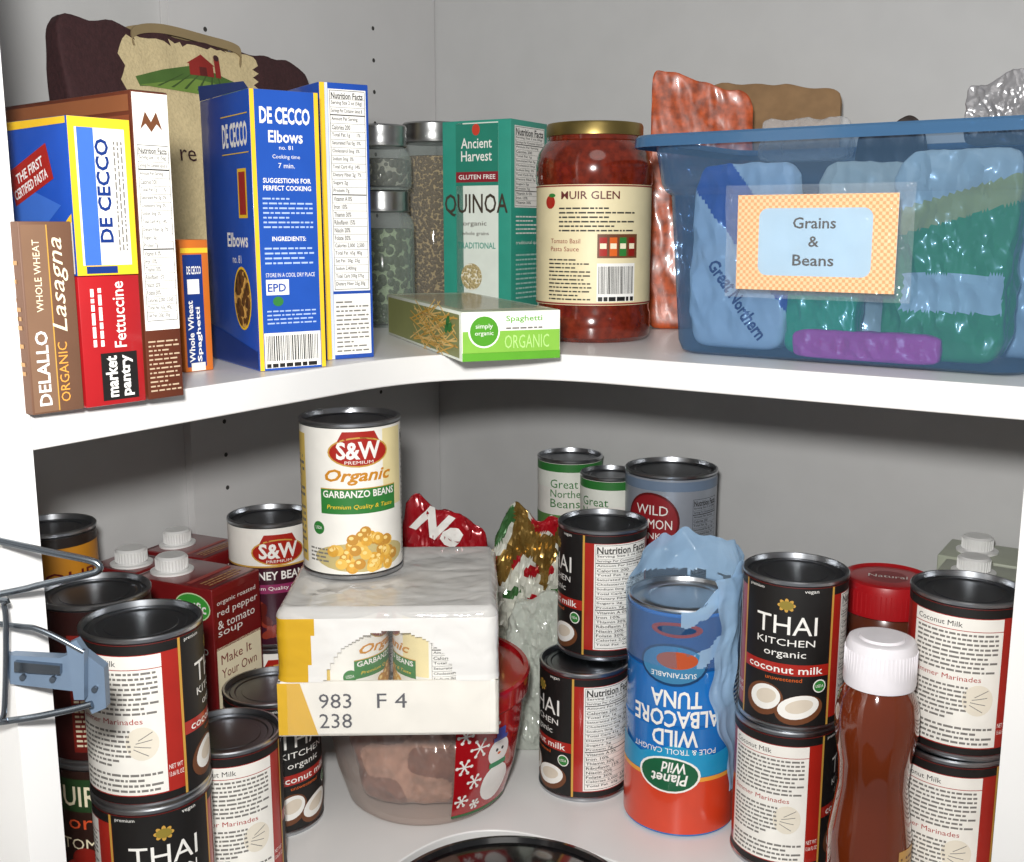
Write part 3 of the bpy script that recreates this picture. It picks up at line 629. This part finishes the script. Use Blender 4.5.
# ============================================================ BAGS
def vor(p):
    d,_=noise.voronoi(p); return d[0]
def bag(pb,w,d,h,mat,seed=1,cr=.5,fr=.35,pinch=.75,sub=5,z0=0,bottom=.15,expo=4,flare=0,foil=False,lean=0,peak=0,slant=0):
    bm=bmesh.new(); bmesh.ops.create_icosphere(bm,subdivisions=sub,radius=1)
    so=Vector((seed*13.1,seed*7.7,seed*3.3))
    for v in bm.verts:
        n=v.co.normalized(); k=(abs(n.x)**expo+abs(n.y)**expo+abs(n.z)**expo)**(-1/expo); p=n*k
        tz=(p.z+1)/2
        th=d/2*(1-pinch*max(0,(tz-.35)/.65)**1.6); ww=w/2*(1+flare*tz)
        q=Vector((p.x*ww,p.y*max(th,.25),tz*h))
        def rg(a): return 1-abs(noise.noise(a))*2
        if foil:
            s1_=Vector((q.x*.9+q.z*.35,q.y*.9,q.z*.45-q.x*.3))*fr*1.6
            dd=vor(s1_+so)*1.1+vor(s1_*2.3+so)*.45-.75+.35*noise.noise(q*.2+so)
        else: dd=(rg(q*fr*1.0+so)*.6+rg(q*fr*2.3+so*2)*.3+rg(q*fr*5+so)*.15)-.5
        amp=cr*(min(1,tz/bottom) if bottom else 1)
        q+=Vector((n.x*.6,n.y,n.z*.3))*dd*amp
        q.z+=peak*max(0,tz-.8)*5*(noise.noise(Vector((q.x*.45,seed,0)))+.15)
        q.z*=1-slant*(q.x/w+.5)*tz
        q.x+=lean*tz*tz
        q.z=max(q.z,0); v.co=q
    bm.verts.index_update(); vs=[(v.co.x,v.co.y,v.co.z+z0) for v in bm.verts]; fs=[[v.index for v in f.verts] for f in bm.faces]; bm.free()
    pb.add(vs,fs,mat)
q0=C-EL*51.5+NL*6.5; q1=C-EL*27+NL*6.5; qc=(q0+q1)/2
root=thing('tote_bag','folded canvas tote bag with brown sides and barn print','bag',(qc.x,qc.y,ZU),56)
MAR=M('3a1e20',.85,0,.15,300,.4); CANV=M('cdbb90',.85,0,.08,400,.4)
pb=PB(); bag(pb,23.4,4.4,24.0,lambda x,y,z:(CANV if (-7.4-.05*(24-z)<x<6.4-.1*(24-z)) and y<1 and z<23.2 else MAR),3,.45,.22,.8,6,flare=.10,expo=16,peak=.5,foil=True,slant=.04)
pr=Cv(pb,projector(pb),.4,.4)
pr.poly([(-6.5,20.2),(-3.8,21.0),(-.5,21.7),(2.2,21.1),(5.2,20.3),(5.2,19.9),(2,20.1),(-2,19.9),(-6.2,19.5)],M('4a6a2c',.7),2)
pr.poly([(-6.2,19.6),(-1,20.6),(5.0,20.1),(4.8,19.8),(0,19.4)],M('6d8a3a',.7),3)
for i in range(6): pr.poly([(-4.6+i*1.3,19.7),(-4.3+i*1.3,19.7),(-1.7+i*.7,20.9),(-1.8+i*.7,20.9)],M('3a5222',.7),4)
pr.rect(-1.1,20.9,2.4,1.0,M('8c2018',.7),5); pr.poly([(-1.3,21.8),(.1,22.6),(1.5,21.8)],M('8c2018',.7),5); pr.rect(-.2,20.9,.7,.7,M('5a1512',.7),6)
pr.rect(1.5,20.9,.6,1.7,M('8c2018',.7),5); pr.ell(1.8,22.5,.3,.25,MAR,6)
pr.text('foods for',.3,18.75,4.6,.75,MAR,6,bold=.03); pr.text('Co&F',.0,16.8,5.2,1.7,M('5b2228',.7),6,bold=.04)
pr.text('re',-3.4,14.0,1.6,.9,MAR,6)
pb.obj('bag_body',root,sharp=50)
pb=PB()
for yy_ in (-.6,.9):
    pts=smoothpath([(-6,yy_,22.3),(-6.2,yy_,23.8),(-3.5,yy_*.6,24.5),(1,yy_*.5,24.3),(4.4,yy_,23.8),(4.4,yy_,22.3)],8)
    vs=[];fs=[]
    for p in pts: vs+= [(p.x,p.y-.08,p.z-.7),(p.x,p.y-.08,p.z),(p.x,p.y+.08,p.z),(p.x,p.y+.08,p.z-.7)]
    for i in range(len(pts)-1):
        for k in range(4): fs.append([i*4+k,i*4+(k+1)%4,(i+1)*4+(k+1)%4,(i+1)*4+k])
    pb.add(vs,fs,M('8c7a58',.85))
pb.obj('handle',root)
# ============================================================ CONTAINER
ca=-35; Ec=Vector((cos(radians(ca)),sin(radians(ca)))); Bc=Vector((-Ec.y,Ec.x))
wc,dc=23.8,15.0
cc=Vector((11.1,78.2))+Ec*wc/2+Bc*dc/2
root=thing('storage_container','translucent blue plastic bin filled with bags of grains','plastic container',(cc.x,cc.y,ZU),ca)
BP=clear('blue_plastic','b4c8dc',.22,.12,'6288ae',.45); BPR=clear('blue_plastic_rim','8fafc9',.55,.15,'4f7aa2')
pb=PB(); loft(pb,[(wc-1.5,dc-1.5,1.6,0.02),(wc-.5,dc-.5,2.0,.25),(wc,dc,2.2,.9),(wc+1.2,dc+1.0,2.2,11.0),(wc+1.9,dc+1.7,2.3,11.3),(wc+2.3,dc+2.1,2.3,11.8),(wc+3.3,dc+2.8,2.4,14.9)],BP,True,False,8)
pb.obj('bin_body',root)
pb=PB(); loft(pb,[(wc+3.1,dc+2.6,2.4,14.5),(wc+3.3,dc+2.8,2.4,14.9),(wc+5.4,dc+4.4,2.8,15.0),(wc+5.7,dc+4.7,2.9,14.85),(wc+5.8,dc+4.8,2.9,14.2),(wc+5.6,dc+4.6,2.9,14.2),(wc+5.4,dc+4.4,2.8,14.7)],BPR,False,False,8)
pb.obj('rim',root)
pb=PB(); yf=-dc/2-1.3
cvc=Cv(pb,lambda s_,t_,o:(s_,yf-o-.02*(t_-4),t_))
GH=gingham('gingham_card','dd9550','eec28a')
pb.add([cvc.mp(-6.3,4.8,-.05),cvc.mp(4.1,4.8,-.05),cvc.mp(4.1,10.9,-.05),cvc.mp(-6.3,10.9,-.05)],[[0,1,2,3]],PAPER)
cvc.rect(-6.3,4.8,10.4,6.1,GH,0)
pts=[(x-1.1,y+7.9) for x,y in rrect(7.4,4.3,.6,5)]; cvc.poly(pts,M('9dbcd2',.6),1)
cvc.text('Grains',-2.5,8.75,2.8,.72,BLK,2,bold=.015); cvc.text('&',-1.45,7.6,.7,.68,BLK,2,bold=.015); cvc.text('Beans',-2.45,6.4,2.7,.72,BLK,2,bold=.015)
pb.obj('label_card',root,'orange gingham card reading Grains & Beans')
PLST=clear('clear_plastic','ffffff',.09,.04,'e8ecf0',.5,wrinkle=60,wst=.5)
pb=PB()
n=24; vs=[];fs=[]
for i in range(n+1):
    for j in range(n+1):
        x=-6.9+12.1*i/n; z=4.3+7.2*j/n; vs.append((x,yf-.28-.03*(z-4)-.35*vor(Vector((x*.4,z*.4,2))),z))
for i in range(n):
    for j in range(n): a=i*(n+1)+j; fs.append([a,a+n+1,a+n+2,a+1])
pb.add(vs,fs,PLST); pb.obj('plastic_pouch',root)
def inbin(x,y):
    p=cc+Ec*x+Bc*y; return p
def bagthing(name,label,x,y,z,rot,w,d,h,mat,cat='bag',deco=None,world=False,shp=60,**k):
    p=(x,y) if world else inbin(x,y)
    rt=thing(name,label,cat,(p[0],p[1],z),rot); pb=PB(); bag(pb,w,d,h,mat,**k)
    if deco: deco(Cv(pb,projector(pb),.4,.4))
    pb.obj('bag_body',rt,sharp=shp); return rt
BBG=M('1f58b8',.3,coat=.3)
def dgn(cv):
    cv.text('Great Northern',-3.0,3.0,6.4,1.0,DBLU,3,tilt=-52,bold=.03)
fo=dict(foil=True,expo=7,shp=22,sub=6)
def bc1(x,y,z): return M('f0f3f6',.3,coat=.5) if z<7.0-1.1*x else (BBG if z<11.5-1.1*x else M('e4ecf2',.3,coat=.5))
def gc1(x,y,z):
    if z>10.5+x*.3: return M('e4e6dc',.3,coat=.5)
    if z>8.8+x*.3: return M('d8c96a',.35,coat=.5)
    if 3.2<z<5.6 and abs(x-.5)<3: return M('e9efe6',.3,coat=.5)
    return M('3fae52',.3,coat=.5)
bagthing('bean_bag','white and blue bag of great northern beans in bin',-7.6,-4.3,ZU+.4,ca,7.4,3.4,12.8,bc1,deco=dgn,seed=4,cr=.7,fr=.4,**fo)
bagthing('grain_bag','green and clear bag of grain inside the blue bin',6.2,-4.3,ZU+.4,ca,7.6,3.2,13.2,gc1,seed=5,cr=.9,fr=.42,lean=.3,**fo)
bagthing('lentil_bag','small bright green bag in the bin',-1.4,-5.3,ZU+.4,ca,4.8,2.2,5.6,M('14c47a',.3,coat=.4),seed=8,cr=.6,fr=.5,slant=-.2,**fo)
bagthing('lentil_bag','pink bag lying in the bin bottom',1.8,-6.4,ZU+.3,ca,9.5,1.4,1.9,M('ff4ab0',.35),seed=9,cr=.4,fr=.6,pinch=.3,**fo)
bagthing('rice_bag','beige bag of rice in the middle of bin',-.4,-1.2,ZU+.4,ca,6.4,3.2,12.8,M('e6e0cc',.4,coat=.4),seed=11,cr=.7,fr=.4,**fo)
bagthing('pasta_bag','pale plastic bag standing in the bin',9.4,.9,ZU+.4,ca,4.0,4.8,12.8,M('dfe4e6',.3,coat=.5),seed=12,cr=.8,fr=.4,**fo)
ORC=M('a8481c',.35,0,.45,160,coat=.4)
bagthing('lentil_pouch','crinkled orange packet standing behind jar and bin',16.2,97.2,ZU,-8,8.6,2.0,22.3,ORC,world=True,seed=14,cr=.3,pinch=.9,fr=.45,foil=True,expo=14,peak=.6,sub=6,slant=.13,shp=30)
bagthing('paper_bag','folded brown paper bag standing behind the bin',23.4,101.6,ZU,-22,11.5,1.4,21.6,M('8a6c4a',.8,0,.12,80,.3),world=True,seed=16,cr=.3,pinch=.3,expo=20,foil=True,fr=.25,shp=30,slant=.05,peak=.5)
bagthing('snack_bag','dark wrapper poking above the bin rim',-.2,3.2,ZU+.4,ca,5.0,1.4,15.4,M('2b211d',.4),seed=18,cr=.4,fr=.4,peak=1,**fo)
bagthing('plastic_bag','silver-grey foil bag top above the bin',8.3,-2.2,ZU+13.9,ca,4.6,1.2,3.8,M('8f8e90',.25,.3),seed=19,cr=.6,fr=.8,peak=1.4,slant=-.2,**fo)
BFM=clear('bag_film','f4f4f4',.22,.06,'d9dadc',wrinkle=60)
bagthing('plastic_bag','crinkled clear plastic bag top above the bin rim',-5.2,-.2,ZU+13.4,ca,6.4,1.8,2.9,BFM,seed=29,cr=.6,fr=.7,peak=.8,**fo)
# ============================================================ LOWER SHELF: bowl, case, bags
bx_,by_=-7.2,86.2
root=thing('plastic_bowl','clear plastic tub with holiday snowflake band and red rim','bowl',(bx_,by_,0),facecam(bx_,by_,0))
TUB=clear('tub_plastic','f6f0ec',.12,.06,'d9d0cc',.4)
BPF=[(6.1,.1),(6.6,.6),(7.5,3.5),(8.1,7.2),(8.35,9.8),(8.4,10.4)]
pb=PB(); lathe(pb,[(.001,.25),(5.4,.25),(5.7,0)]+BPF,TUB,96); pb.obj('bowl_body',root)
REDP=M('a81019',.2,coat=.8)
pb=PB(); lathe(pb,[(8.3,9.4),(8.6,9.5),(8.7,11.0),(8.55,11.2),(8.2,11.2),(8.15,10.9),(0.001,10.85)],REDP,96); pb.obj('lid',root,'red plastic lid')
pb=PB()
def prof(t_):
    for (r0,z0_),(r1,z1_) in zip(BPF,BPF[1:]):
        if z0_<=t_<=z1_: return r0+(r1-r0)*(t_-z0_)/(z1_-z0_)
    return BPF[-1][0]
def conemap(s_,t_,h):
    a=s_/8-pi/2; rr=prof(t_)+h+.06; return (rr*cos(a),rr*sin(a),t_)
cv=Cv(pb,conemap,.5,.6)
cv.rect(2.2,.9,7.2,8.4,REDP,1); cv.rect(2.2,.8,7.2,.25,M('2f6a3a',.4),2)
for x,y,rr in ((3.0,8.3,.6),(4.3,7.0,.8),(3.0,5.6,.65),(4.0,4.1,.6),(3.0,2.4,.55),(5.6,8.6,.5),(4.4,1.8,.4)):
    for k in range(3): cv.rect(x-rr,y-.07,2*rr,.14,W,2+k,tilt=60*k)
    for k in range(6): cv.ell(x+rr*.95*cos(radians(60*k)),y+rr*.95*sin(radians(60*k)),.15,.15,W,5,n=8)
cv.ell(6.4,6.0,1.2,1.2,W,3); cv.ell(6.4,3.2,1.65,1.65,W,3); cv.ell(6.1,6.2,.15,.15,BLK,5,n=8); cv.ell(6.75,6.2,.15,.15,BLK,5,n=8); cv.ell(6.4,5.85,.2,.12,ORG,5,n=8); cv.rect(5.4,4.7,2.0,.45,M('2f8a5a',.4),5); cv.rect(5.6,7.0,1.6,.35,BLU,5); cv.rect(5.9,7.3,1.0,.8,BLU,5)
pb.obj('printed_band',root,'red band with white snowflakes and snowman')
pb=PB(); bag(pb,10.4,10.4,9.0,lambda x,y,z:(M('7d4f3c',.3,0,.25,90,coat=.8) if noise.noise(Vector((x,y,z))*.3)>.0 else M('b58d78',.25,0,.25,90,coat=.8)),7,1.0,.3,.35,6,foil=True,flare=.2)
o=pb.obj('wrapped_food',None,sharp=60); top(o,'lumpy brown food in plastic wrap inside the tub','food'); o.location=(bx_*S,by_*S,.35*S)
zc=11.28; wq,dq,hq=15.6,15.4,9.5
qx,qy=-8.95,73.0+dq/2
root=thing('wrapped_can_case','shrink wrapped cardboard tray of cans resting on tub','case of cans',(qx,qy,zc),1.5)
CB=M('ece8df',.7); SH=clear('shrink_film','ffffff',.06,.05,'f4f2ee',.35,wrinkle=25,wst=.3)
pb=PB()
T=.25
rbox(pb,-wq/2,-dq/2,0,wq,dq,.2,CB,.03,1)
rbox(pb,-wq/2,-dq/2,0,wq,T,4.1,CB,.03,1); rbox(pb,-wq/2,dq/2-T,0,wq,T,4.1,CB,.03,1)
rbox(pb,-wq/2,-dq/2,0,T,dq,4.1,CB,.03,1); rbox(pb,wq/2-T,-dq/2,0,T,dq,4.1,CB,.03,1)
cv=Cv(pb,lambda s_,t_,o:(s_-wq/2,-dq/2-o,t_))
STMP=M('4a4a52',.8)
cv.text('983',2.9,2.1,2.3,1.1,STMP,2); cv.text('F 4',7.0,2.1,2.1,1.1,STMP,2); cv.text('238',2.9,.6,2.3,1.1,STMP,2)
cv.rect(.0,.1,1.6,3.9,M('dcae2c',.5),1); cv.poly([(1.6,.1),(2.8,.1),(1.6,4.0)],M('dcae2c',.5),1)
pb.obj('cardboard_tray',root)
pb=PB()
bm=bmesh.new(); bmesh.ops.create_cube(bm,size=1); bmesh.ops.subdivide_edges(bm,edges=bm.edges[:],cuts=60,use_grid_fill=True)
vs=[]
for v in bm.verts:
    x,y,z=v.co.x*(wq+.2),v.co.y*(dq+.2),(v.co.z+.5)*(hq)+.05
    rr=.9
    kx_=max(0,abs(x)-(wq/2-rr));ky_=max(0,abs(y)-(dq/2-rr)); kz=max(0,z-(hq-rr))
    L=sqrt(kx_**2+ky_**2+kz**2)
    if L>rr:
        f_=rr/L; x=math.copysign(abs(x)-kx_+kx_*f_,x); y=math.copysign(abs(y)-ky_+ky_*f_,y); z=z-kz+kz*f_
    wv=vor(Vector((x*.28+z*.1,y*.28,z*.55)))+.5*vor(Vector((x*.7,y*.7,z*1.1)))
    sag=-.08+.11*wv
    if z<4.3: sag=.03+.04*wv
    n_=Vector((v.co.x*2,v.co.y*2,0)) if z<hq-.3 else Vector((0,0,0))
    if abs(v.co.x)<.49: n_.x=0
    if abs(v.co.y)<.49: n_.y=0
    zz=min(z,hq-.02)
    if z>hq-.15: zz=hq-.02-.22*max(0,wv-.45)*min(1,(min(wq/2-abs(x),dq/2-abs(y)))/2)
    vs.append((x+n_.x*sag,y+n_.y*sag,zz))
bm.verts.index_update()
YP=clear('yellow_print_film','f6e08a',.88,.1,'e2b22a',wrinkle=25,wst=.25); FW=clear('white_print_film','ffffff',.88,.08,'f6f4f0',.1,wrinkle=25,wst=.2); FT=clear('top_film','ffffff',.62,.06,'f2f0ec',wrinkle=22,wst=.22)
def fm(x,y,z):
    if z<4.15 and y<0 and x>-wq/2+.3: return SH
    if z>hq-.8: return FT
    if y<-dq/2+.9:
        if x<-wq/2+2.2+.12*(z-4): return YP
        e=((x-.2)/4.7)**2+((z-3.4)/4.4)**2
        if e<1: return SH
        return FW
    if x<-wq/2+.9: return YP
    return FW if x>0 else SH
pb.add(vs,[[v.index for v in f.verts] for f in bm.faces],fm); bm.free(); pb.obj('shrink_film',root,sharp=60)
gsmall=can('bean can packed inside the wrapped tray',(qx-3.72,qy-3.72,zc+.25),50,3.6,8.6,PAPER,garb,'cans in the wrapped tray')
clone(gsmall,(qx+3.72,qy-3.72,zc+.25),-100)
for a,b in ((-3.72,3.72),(3.72,3.72)):
    clone(gsmall,(qx+a,qy+b,zc+.25),-60)
RB=M('a3141f',.22,.1,.2,60,coat=.5); GB=M('94763c',.22,.6,.25,50); WB=M('cfd0c4',.25,.1,.15,60,coat=.5); GRB=M('3c6a3a',.25,.2,.2,60,coat=.5)
def dred(cv):
    cv.text('Ne',-1.6,18.4,4.8,2.6,W,3,tilt=-28,bold=.05,shear=.3)
bagthing('snack_bag','crumpled red foil bag with white script lettering',-7.6,98.6,0,facecam(-6,97,0),7.8,3.4,22.9,lambda x,y,z:(WB if z>22.6-.4*x else (RB if z>14 else GB)),deco=dred,world=True,seed=21,cr=.8,fr=.6,pinch=.85,sub=6,foil=True,lean=1.8,peak=1.2,expo=7,shp=18,slant=.18)
def gcol(x,y,z):
    a=noise.noise(Vector((x+z*.6,y,z*.5-x))*.28); b=noise.noise(Vector((x,y+9,z))*.4)
    if a>.1: return GB
    if b>.22: return RB
    if b<-.34: return GRB
    return WB
bagthing('snack_bag','crumpled gold and white foil bag behind wrapped case',.9,98.6,0,facecam(1,97,-6),8.6,4.2,21.6,gcol,world=True,seed=22,cr=1.0,pinch=.85,fr=.95,sub=6,foil=True,lean=2.6,peak=2.0,expo=5,shp=14,slant=.12)
bagthing('plastic_bag','pale whitish plastic bag beside coconut milk can',1.7,93.9,0,0,4.8,3.2,14.5,clear('pale_bag_film','eef2ec',.6,.08,'d6dcd2',wrinkle=45),world=True,seed=24,cr=1.0,fr=.7,sub=6,foil=True,lean=.8,expo=5,peak=1,shp=18)
# ============================================================ TUNA PACK
tx,ty=13.6,82.9
root=thing('tuna_can_pack','shrink wrapped stack of blue tuna cans standing upside down','can pack',(tx,ty,0),facecam(tx,ty,-4),None)
TB=M('1f72bd',.25,0,.1,30,coat=.6); TO=M('cf3f20',.3,coat=.5)
RW=4.4; HH=18.3
pb=PB(); prf=[]; hc=HH/4
for i in range(4):
    z=i*hc; prf+=[(RW-.25,z+.02),(RW,z+.15),(RW-.02,z+.5),(RW-.08,z+hc/2),(RW-.02,z+hc-.5),(RW,z+hc-.15),(RW-.25,z+hc-.02)]
lathe(pb,[(.001,.05)]+prf,TB,96)
cv=Cv(pb,cylmap(RW+.04),.45)
cv.rect(-13,.3,26,4.4,TO,1); cv.rect(-13,4.7,26,.35,M('e9a03c',.4),1); cv.rect(-13,hc*3,26,hc-.3,M('174f8a',.3,coat=.4),1)
cv.poly([(-6,5.1),(6.5,5.1),(6.5,7.5),(3,6.8),(0,7.8),(-3,6.6),(-6,7.4)],M('1f92c0',.35),2)
cv.ell(-.5,5.2,2.5,1.5,W,3); cv.ell(-.5,5.2,2.3,1.35,M('145c3a',.4),4); cv.text('Wild',-1.1,5.4,1.9,.9,W,6,rot=180,bold=.02,shear=.2); cv.text('Planet',-1.9,4.4,2.9,.9,W,6,rot=180,bold=.02,shear=.2)
cv.text('POLE & TROLL CAUGHT',-3.6,6.95,6.8,.45,W,4,rot=180)
cv.text('WILD',-1.9,7.6,3.6,1.35,W,4,rot=180,bold=.02); cv.text('ALBACORE',-3.7,9.15,7.2,1.4,W,4,rot=180,bold=.02); cv.text('TUNA',-2.1,10.75,4.0,1.4,W,4,rot=180,bold=.02)
cv.ell(-.4,14.2,2.7,1.7,M('123c66',.4),3); cv.ell(-.4,14.2,2.5,1.5,M('3d7fa8',.4),4); cv.ell(-.1,14.6,1.6,.7,M('b8502a',.4),5); cv.text('SUSTAINABLE',-2.1,13.2,3.5,.4,W,6,rot=180)
cv.lines(5.0,6,2.4,7,18,M('cfe2f0',.4),3); cv.ell(-.2,17.0,2.0,.6,RED,3); cv.ell(-.2,17.0,1.5,.35,M('123c66',.4),4)
pb.obj('can_label_wrap',root)
pb=PB(); r=RW; lathe(pb,[(r-.25,HH-.1),(r-.05,HH-.05),(r,HH+.1),(r-.1,HH+.25),(r-.3,HH+.2),(r-.4,HH-.1),(r-.8,HH-.1),(r-.95,HH),(r-1.6,HH),(r-1.7,HH-.1),(.001,HH-.1)],METAL,96); pb.obj('can_lid',root,'silver ringed can end')
FLM=clear('blue_shrink_film','e4f0fa',.10,.05,'b4d2ee',.3,wrinkle=30,wst=.3); FLM2=clear('blue_shrink_film_dense','c4daf0',.66,.08,'a9cbea',.25,wrinkle=28,wst=.25)
pb=PB(); seg=110; rows=44; vs=[];fs=[]
for j in range(rows+1):
    tt=j/rows
    for i in range(seg):
        a=2*pi*i/seg; back=max(0,sin(a)); ri=max(0,cos(a-.25))
        zt=HH+ .2+ 4.6*max(back*.85,ri*.8)+2.2*noise.noise(Vector((cos(a)*2.4,sin(a)*2.4,4)))*max(back,ri)
        z=14.0+(zt-14.0)*tt; k=max(0,z-HH)
        nn=vor(Vector((cos(a)*1.8,sin(a)*1.8,z*.22)))
        rr=RW+.08+abs(nn-.3)*(.1+.12*tt)-k*.10+.8*(nn-.45)*min(k,2)*.7
        vs.append((rr*cos(a),rr*sin(a),z))
for j in range(rows):
    for i in range(seg):
        k=(i+1)%seg; fs.append([j*seg+i,j*seg+k,(j+1)*seg+k,(j+1)*seg+i])
pb.add(vs,fs,lambda x,y,z:(FLM2 if (noise.noise(Vector((x,y,z))*.6)>.25 and x>0) or z>HH+.8 else FLM))
vs=[];fs=[];n1,n2=16,56
for j in range(n2+1):
    z=20.8-17.6*j/n2; jj=j/n2
    for i in range(n1+1):
        a=radians(-58+22*jj*jj+ 38*i/n1*(1-.5*jj) + 6*sin(j*.16)+2*sin(j*.6)); nn=vor(Vector((i*.18,j*.07,1)))
        rr=RW+.12+.42*nn; vs.append((rr*cos(a),rr*sin(a),z+.3*nn))
for j in range(n2):
    for i in range(n1): k=j*(n1+1)+i; fs.append([k,k+1,k+n1+2,k+n1+1])
pb.add(vs,fs,FLM2)
pb.obj('shrink_film',root,'torn pale blue shrink film',sharp=35)
# ============================================================ BOTTLE & JAR
root=thing('syrup_bottle','dark amber syrup bottle with white flip cap','bottle',(24.9,70.2,0),facecam(25,70.3,0))
AMB=M('6a2a10',.05,0,.45,7,coat=1.0,name='amber_syrup')
pb=PB(); lathe(pb,[(.001,.2),(2.0,.1),(2.3,0),(2.65,.4),(2.8,1.2),(2.8,5.5),(2.5,7.6),(2.3,9.3),(2.4,11.0),(2.75,13.0),(2.75,14.4),(2.55,15.6),(2.1,16.4),(1.9,16.8)],AMB,72); pb.obj('bottle_body',root)
pb=PB(); lathe(pb,[(1.9,16.5),(2.35,16.55),(2.4,16.9),(2.3,19.3),(2.15,19.65),(1.9,19.75),(1.5,19.7),(1.4,19.85),(.001,19.85)],M('e8e4e8',.35),64)
for i in range(56):
    a=2*pi*i/56; rbox(pb,2.34*cos(a)-.03,2.34*sin(a)-.03,16.95,.06,.06,2.1,M('e8e4e8',.35),0)
pb.obj('cap',root,'white ribbed plastic cap')
pb=PB(); cv=Cv(pb,cylmap(2.82),.4); cv.rect(2.2,1.4,3.0,4.0,M('c79a55',.4),0); cv.lines(2.4,1.8,2.4,3.3,8,BRN,1); pb.obj('paper_label',root)
root=thing('lidded_jar','plastic jar with round red screw lid behind syrup bottle','jar',(30.3,85.0,0),facecam(30.3,85,0))
pb=PB(); lathe(pb,[(.001,.1),(3.1,0),(3.4,.4),(3.4,15.2),(3.2,16.4),(2.9,16.9)],M('5a2c1c',.25,coat=.6),64)
cv=Cv(pb,cylmap(3.4),.4); cv.rect(-9,2,18,12.5,M('7a1418',.4),1); cv.rect(-9,8.6,18,.5,YEL,2); cv.text('PEANUT',-2.6,11.2,5.2,1.3,W,3); cv.text('BUTTER',-2.6,9.5,5.2,1.3,W,3); pb.obj('jar_body',root)
pb=PB(); RL=M('ab151b',.35,coat=.3)
lathe(pb,[(3.2,16.6),(3.65,16.65),(3.65,18.7),(3.5,19.2),(3.2,19.3),(2.9,19.1),(2.6,19.15),(.001,19.1)],RL,64)
for i in range(60):
    a=2*pi*i/60; rbox(pb,3.66*cos(a)-.04,3.66*sin(a)-.04,16.9,.08,.08,1.7,RL,0)
cv=Cv(pb,lambda s_,t_,o:(s_,t_,19.12+o)); cv.ell(0,0,2.1,2.1,M('8a1016',.4),0); cv.text('Natural',-1.5,-.3,3.0,.7,W,2)
pb.obj('lid',root,'red ribbed screw lid')
# ============================================================ WIRE RACK + DOOR (left), BIN (bottom)
WM=M('8a929a',.25,1.0); PLM=M('6d7f94',.4,.3)
root=thing('wire_door_rack','chrome wire rack with grey bracket mounted beside shelves','wire rack',(0,0,0))
def yy(pts,Y): return [atY(a,b,Y) for a,b in pts]
pb=PB()
tube(pb,smoothpath(yy([(-190,500),(0,541),(50,552),(88,560),(99,565),(98,571),(86,575),(40,585),(0,594),(-190,630)],50),8),.17,WM,12)
tube(pb,smoothpath(yy([(-190,600),(-10,600),(4,606),(6,640),(5,700),(2,718),(-10,722),(-190,735)],49.4),8),.14,WM,10)
tube(pb,smoothpath(yy([(-190,745),(0,722),(60,712),(92,704)],50),8),.17,WM,12)
tube(pb,smoothpath(yy([(-190,600),(0,624),(40,630),(84,652)],50),8),.14,WM,12)
pb.obj('wire_frame',root)
pb=PB()
def slabY(pts,Y0,Y1,mat):
    p0=[atY(x,y,Y0) for x,y in pts]; n=len(p0); p1=[(q[0],Y1,q[2]) for q in p0]
    pb.add(p0+p1,[list(range(n)),[n+i for i in range(n)][::-1]]+[[i,(i+1)%n,n+(i+1)%n,n+i] for i in range(n)],mat)
slabY([(4,655),(60,658),(80,650),(104,668),(106,708),(92,714),(80,692),(10,684)],50.5,51.1,PLM)
slabY([(14,662),(60,666),(60,675),(14,672)],50.2,50.5,WM)
slabY([(66,645),(76,640),(84,652),(84,700),(74,700)],49.9,50.4,PLM)
for cx_,cy_ in ((22,678),(52,680),(94,690)):
    slabY([(cx_+3*cos(a*pi/5),cy_+3*sin(a*pi/5)) for a in range(10)],50.3,50.5,M('4a525c',.4,.5))
pb.obj('bracket',root,'grey plastic mounting bracket')
pb=PB(); rbox(pb,-38.2,30,ZB+.1,2.6,26,205,M('d9d7d4',.4),.1); o=pb.obj('door_1'); o['kind']='structure'
root=thing('waste_bin','black round bin with domed glossy lid under shelf edge','bin',(-.2,68.9,ZB))
hb=1.6-ZB; BK=M('0c0c0e',.18,coat=.6)
pb=PB(); lathe(pb,[(.001,.2),(8.2,0),(8.4,.5),(9.0,hb-4),(9.1,hb-3.6)],BK,80); pb.obj('bin_body',root)
pb=PB(); lathe(pb,[(9.1,hb-3.7),(9.5,hb-3.6),(9.5,hb-1.6),(9.3,hb-1.2),(8.9,hb-1.1),(8.6,hb-1.4),(8.2,hb-1.3),(6,hb-.5),(3,hb-.05),(.001,hb)],BK,80); pb.obj('bin_lid',root)
# ============================================================ LIGHTS, WORLD, CAMERA
def area(loc,target,size,power,col=(1,1,1)):
    l=bpy.data.lights.new('flash_or_fill','AREA'); l.shape='DISK'; l.size=size; l.energy=power; l.color=col
    o=bpy.data.objects.new('flash_or_fill_lamp',l); o.location=[a*S for a in loc]
    d=Vector(target)-Vector(loc); o.rotation_euler=d.to_track_quat('-Z','Y').to_euler(); COL.objects.link(o); return o
area((-3,1,CH+7.5),(0,85,27),.05,7.4,(1,.988,.965))
area((10,-10,118),(0,90,30),.6,1.6,(1,.97,.93))  # added soft overhead fill light, separate from the camera flash
w_=bpy.data.worlds.new('world'); sc.world=w_; w_.use_nodes=True
w_.node_tree.nodes['Background'].inputs['Color'].default_value=(.88,.89,.92,1); w_.node_tree.nodes['Background'].inputs['Strength'].default_value=.23
cd=bpy.data.cameras.new('camera'); cd.sensor_width=36; cd.lens=36*F/1024; cd.clip_start=.01
co=bpy.data.objects.new('camera',cd); co.location=(0,0,CH*S); co.rotation_euler=(pi/2-P,0,0); COL.objects.link(co); sc.camera=co
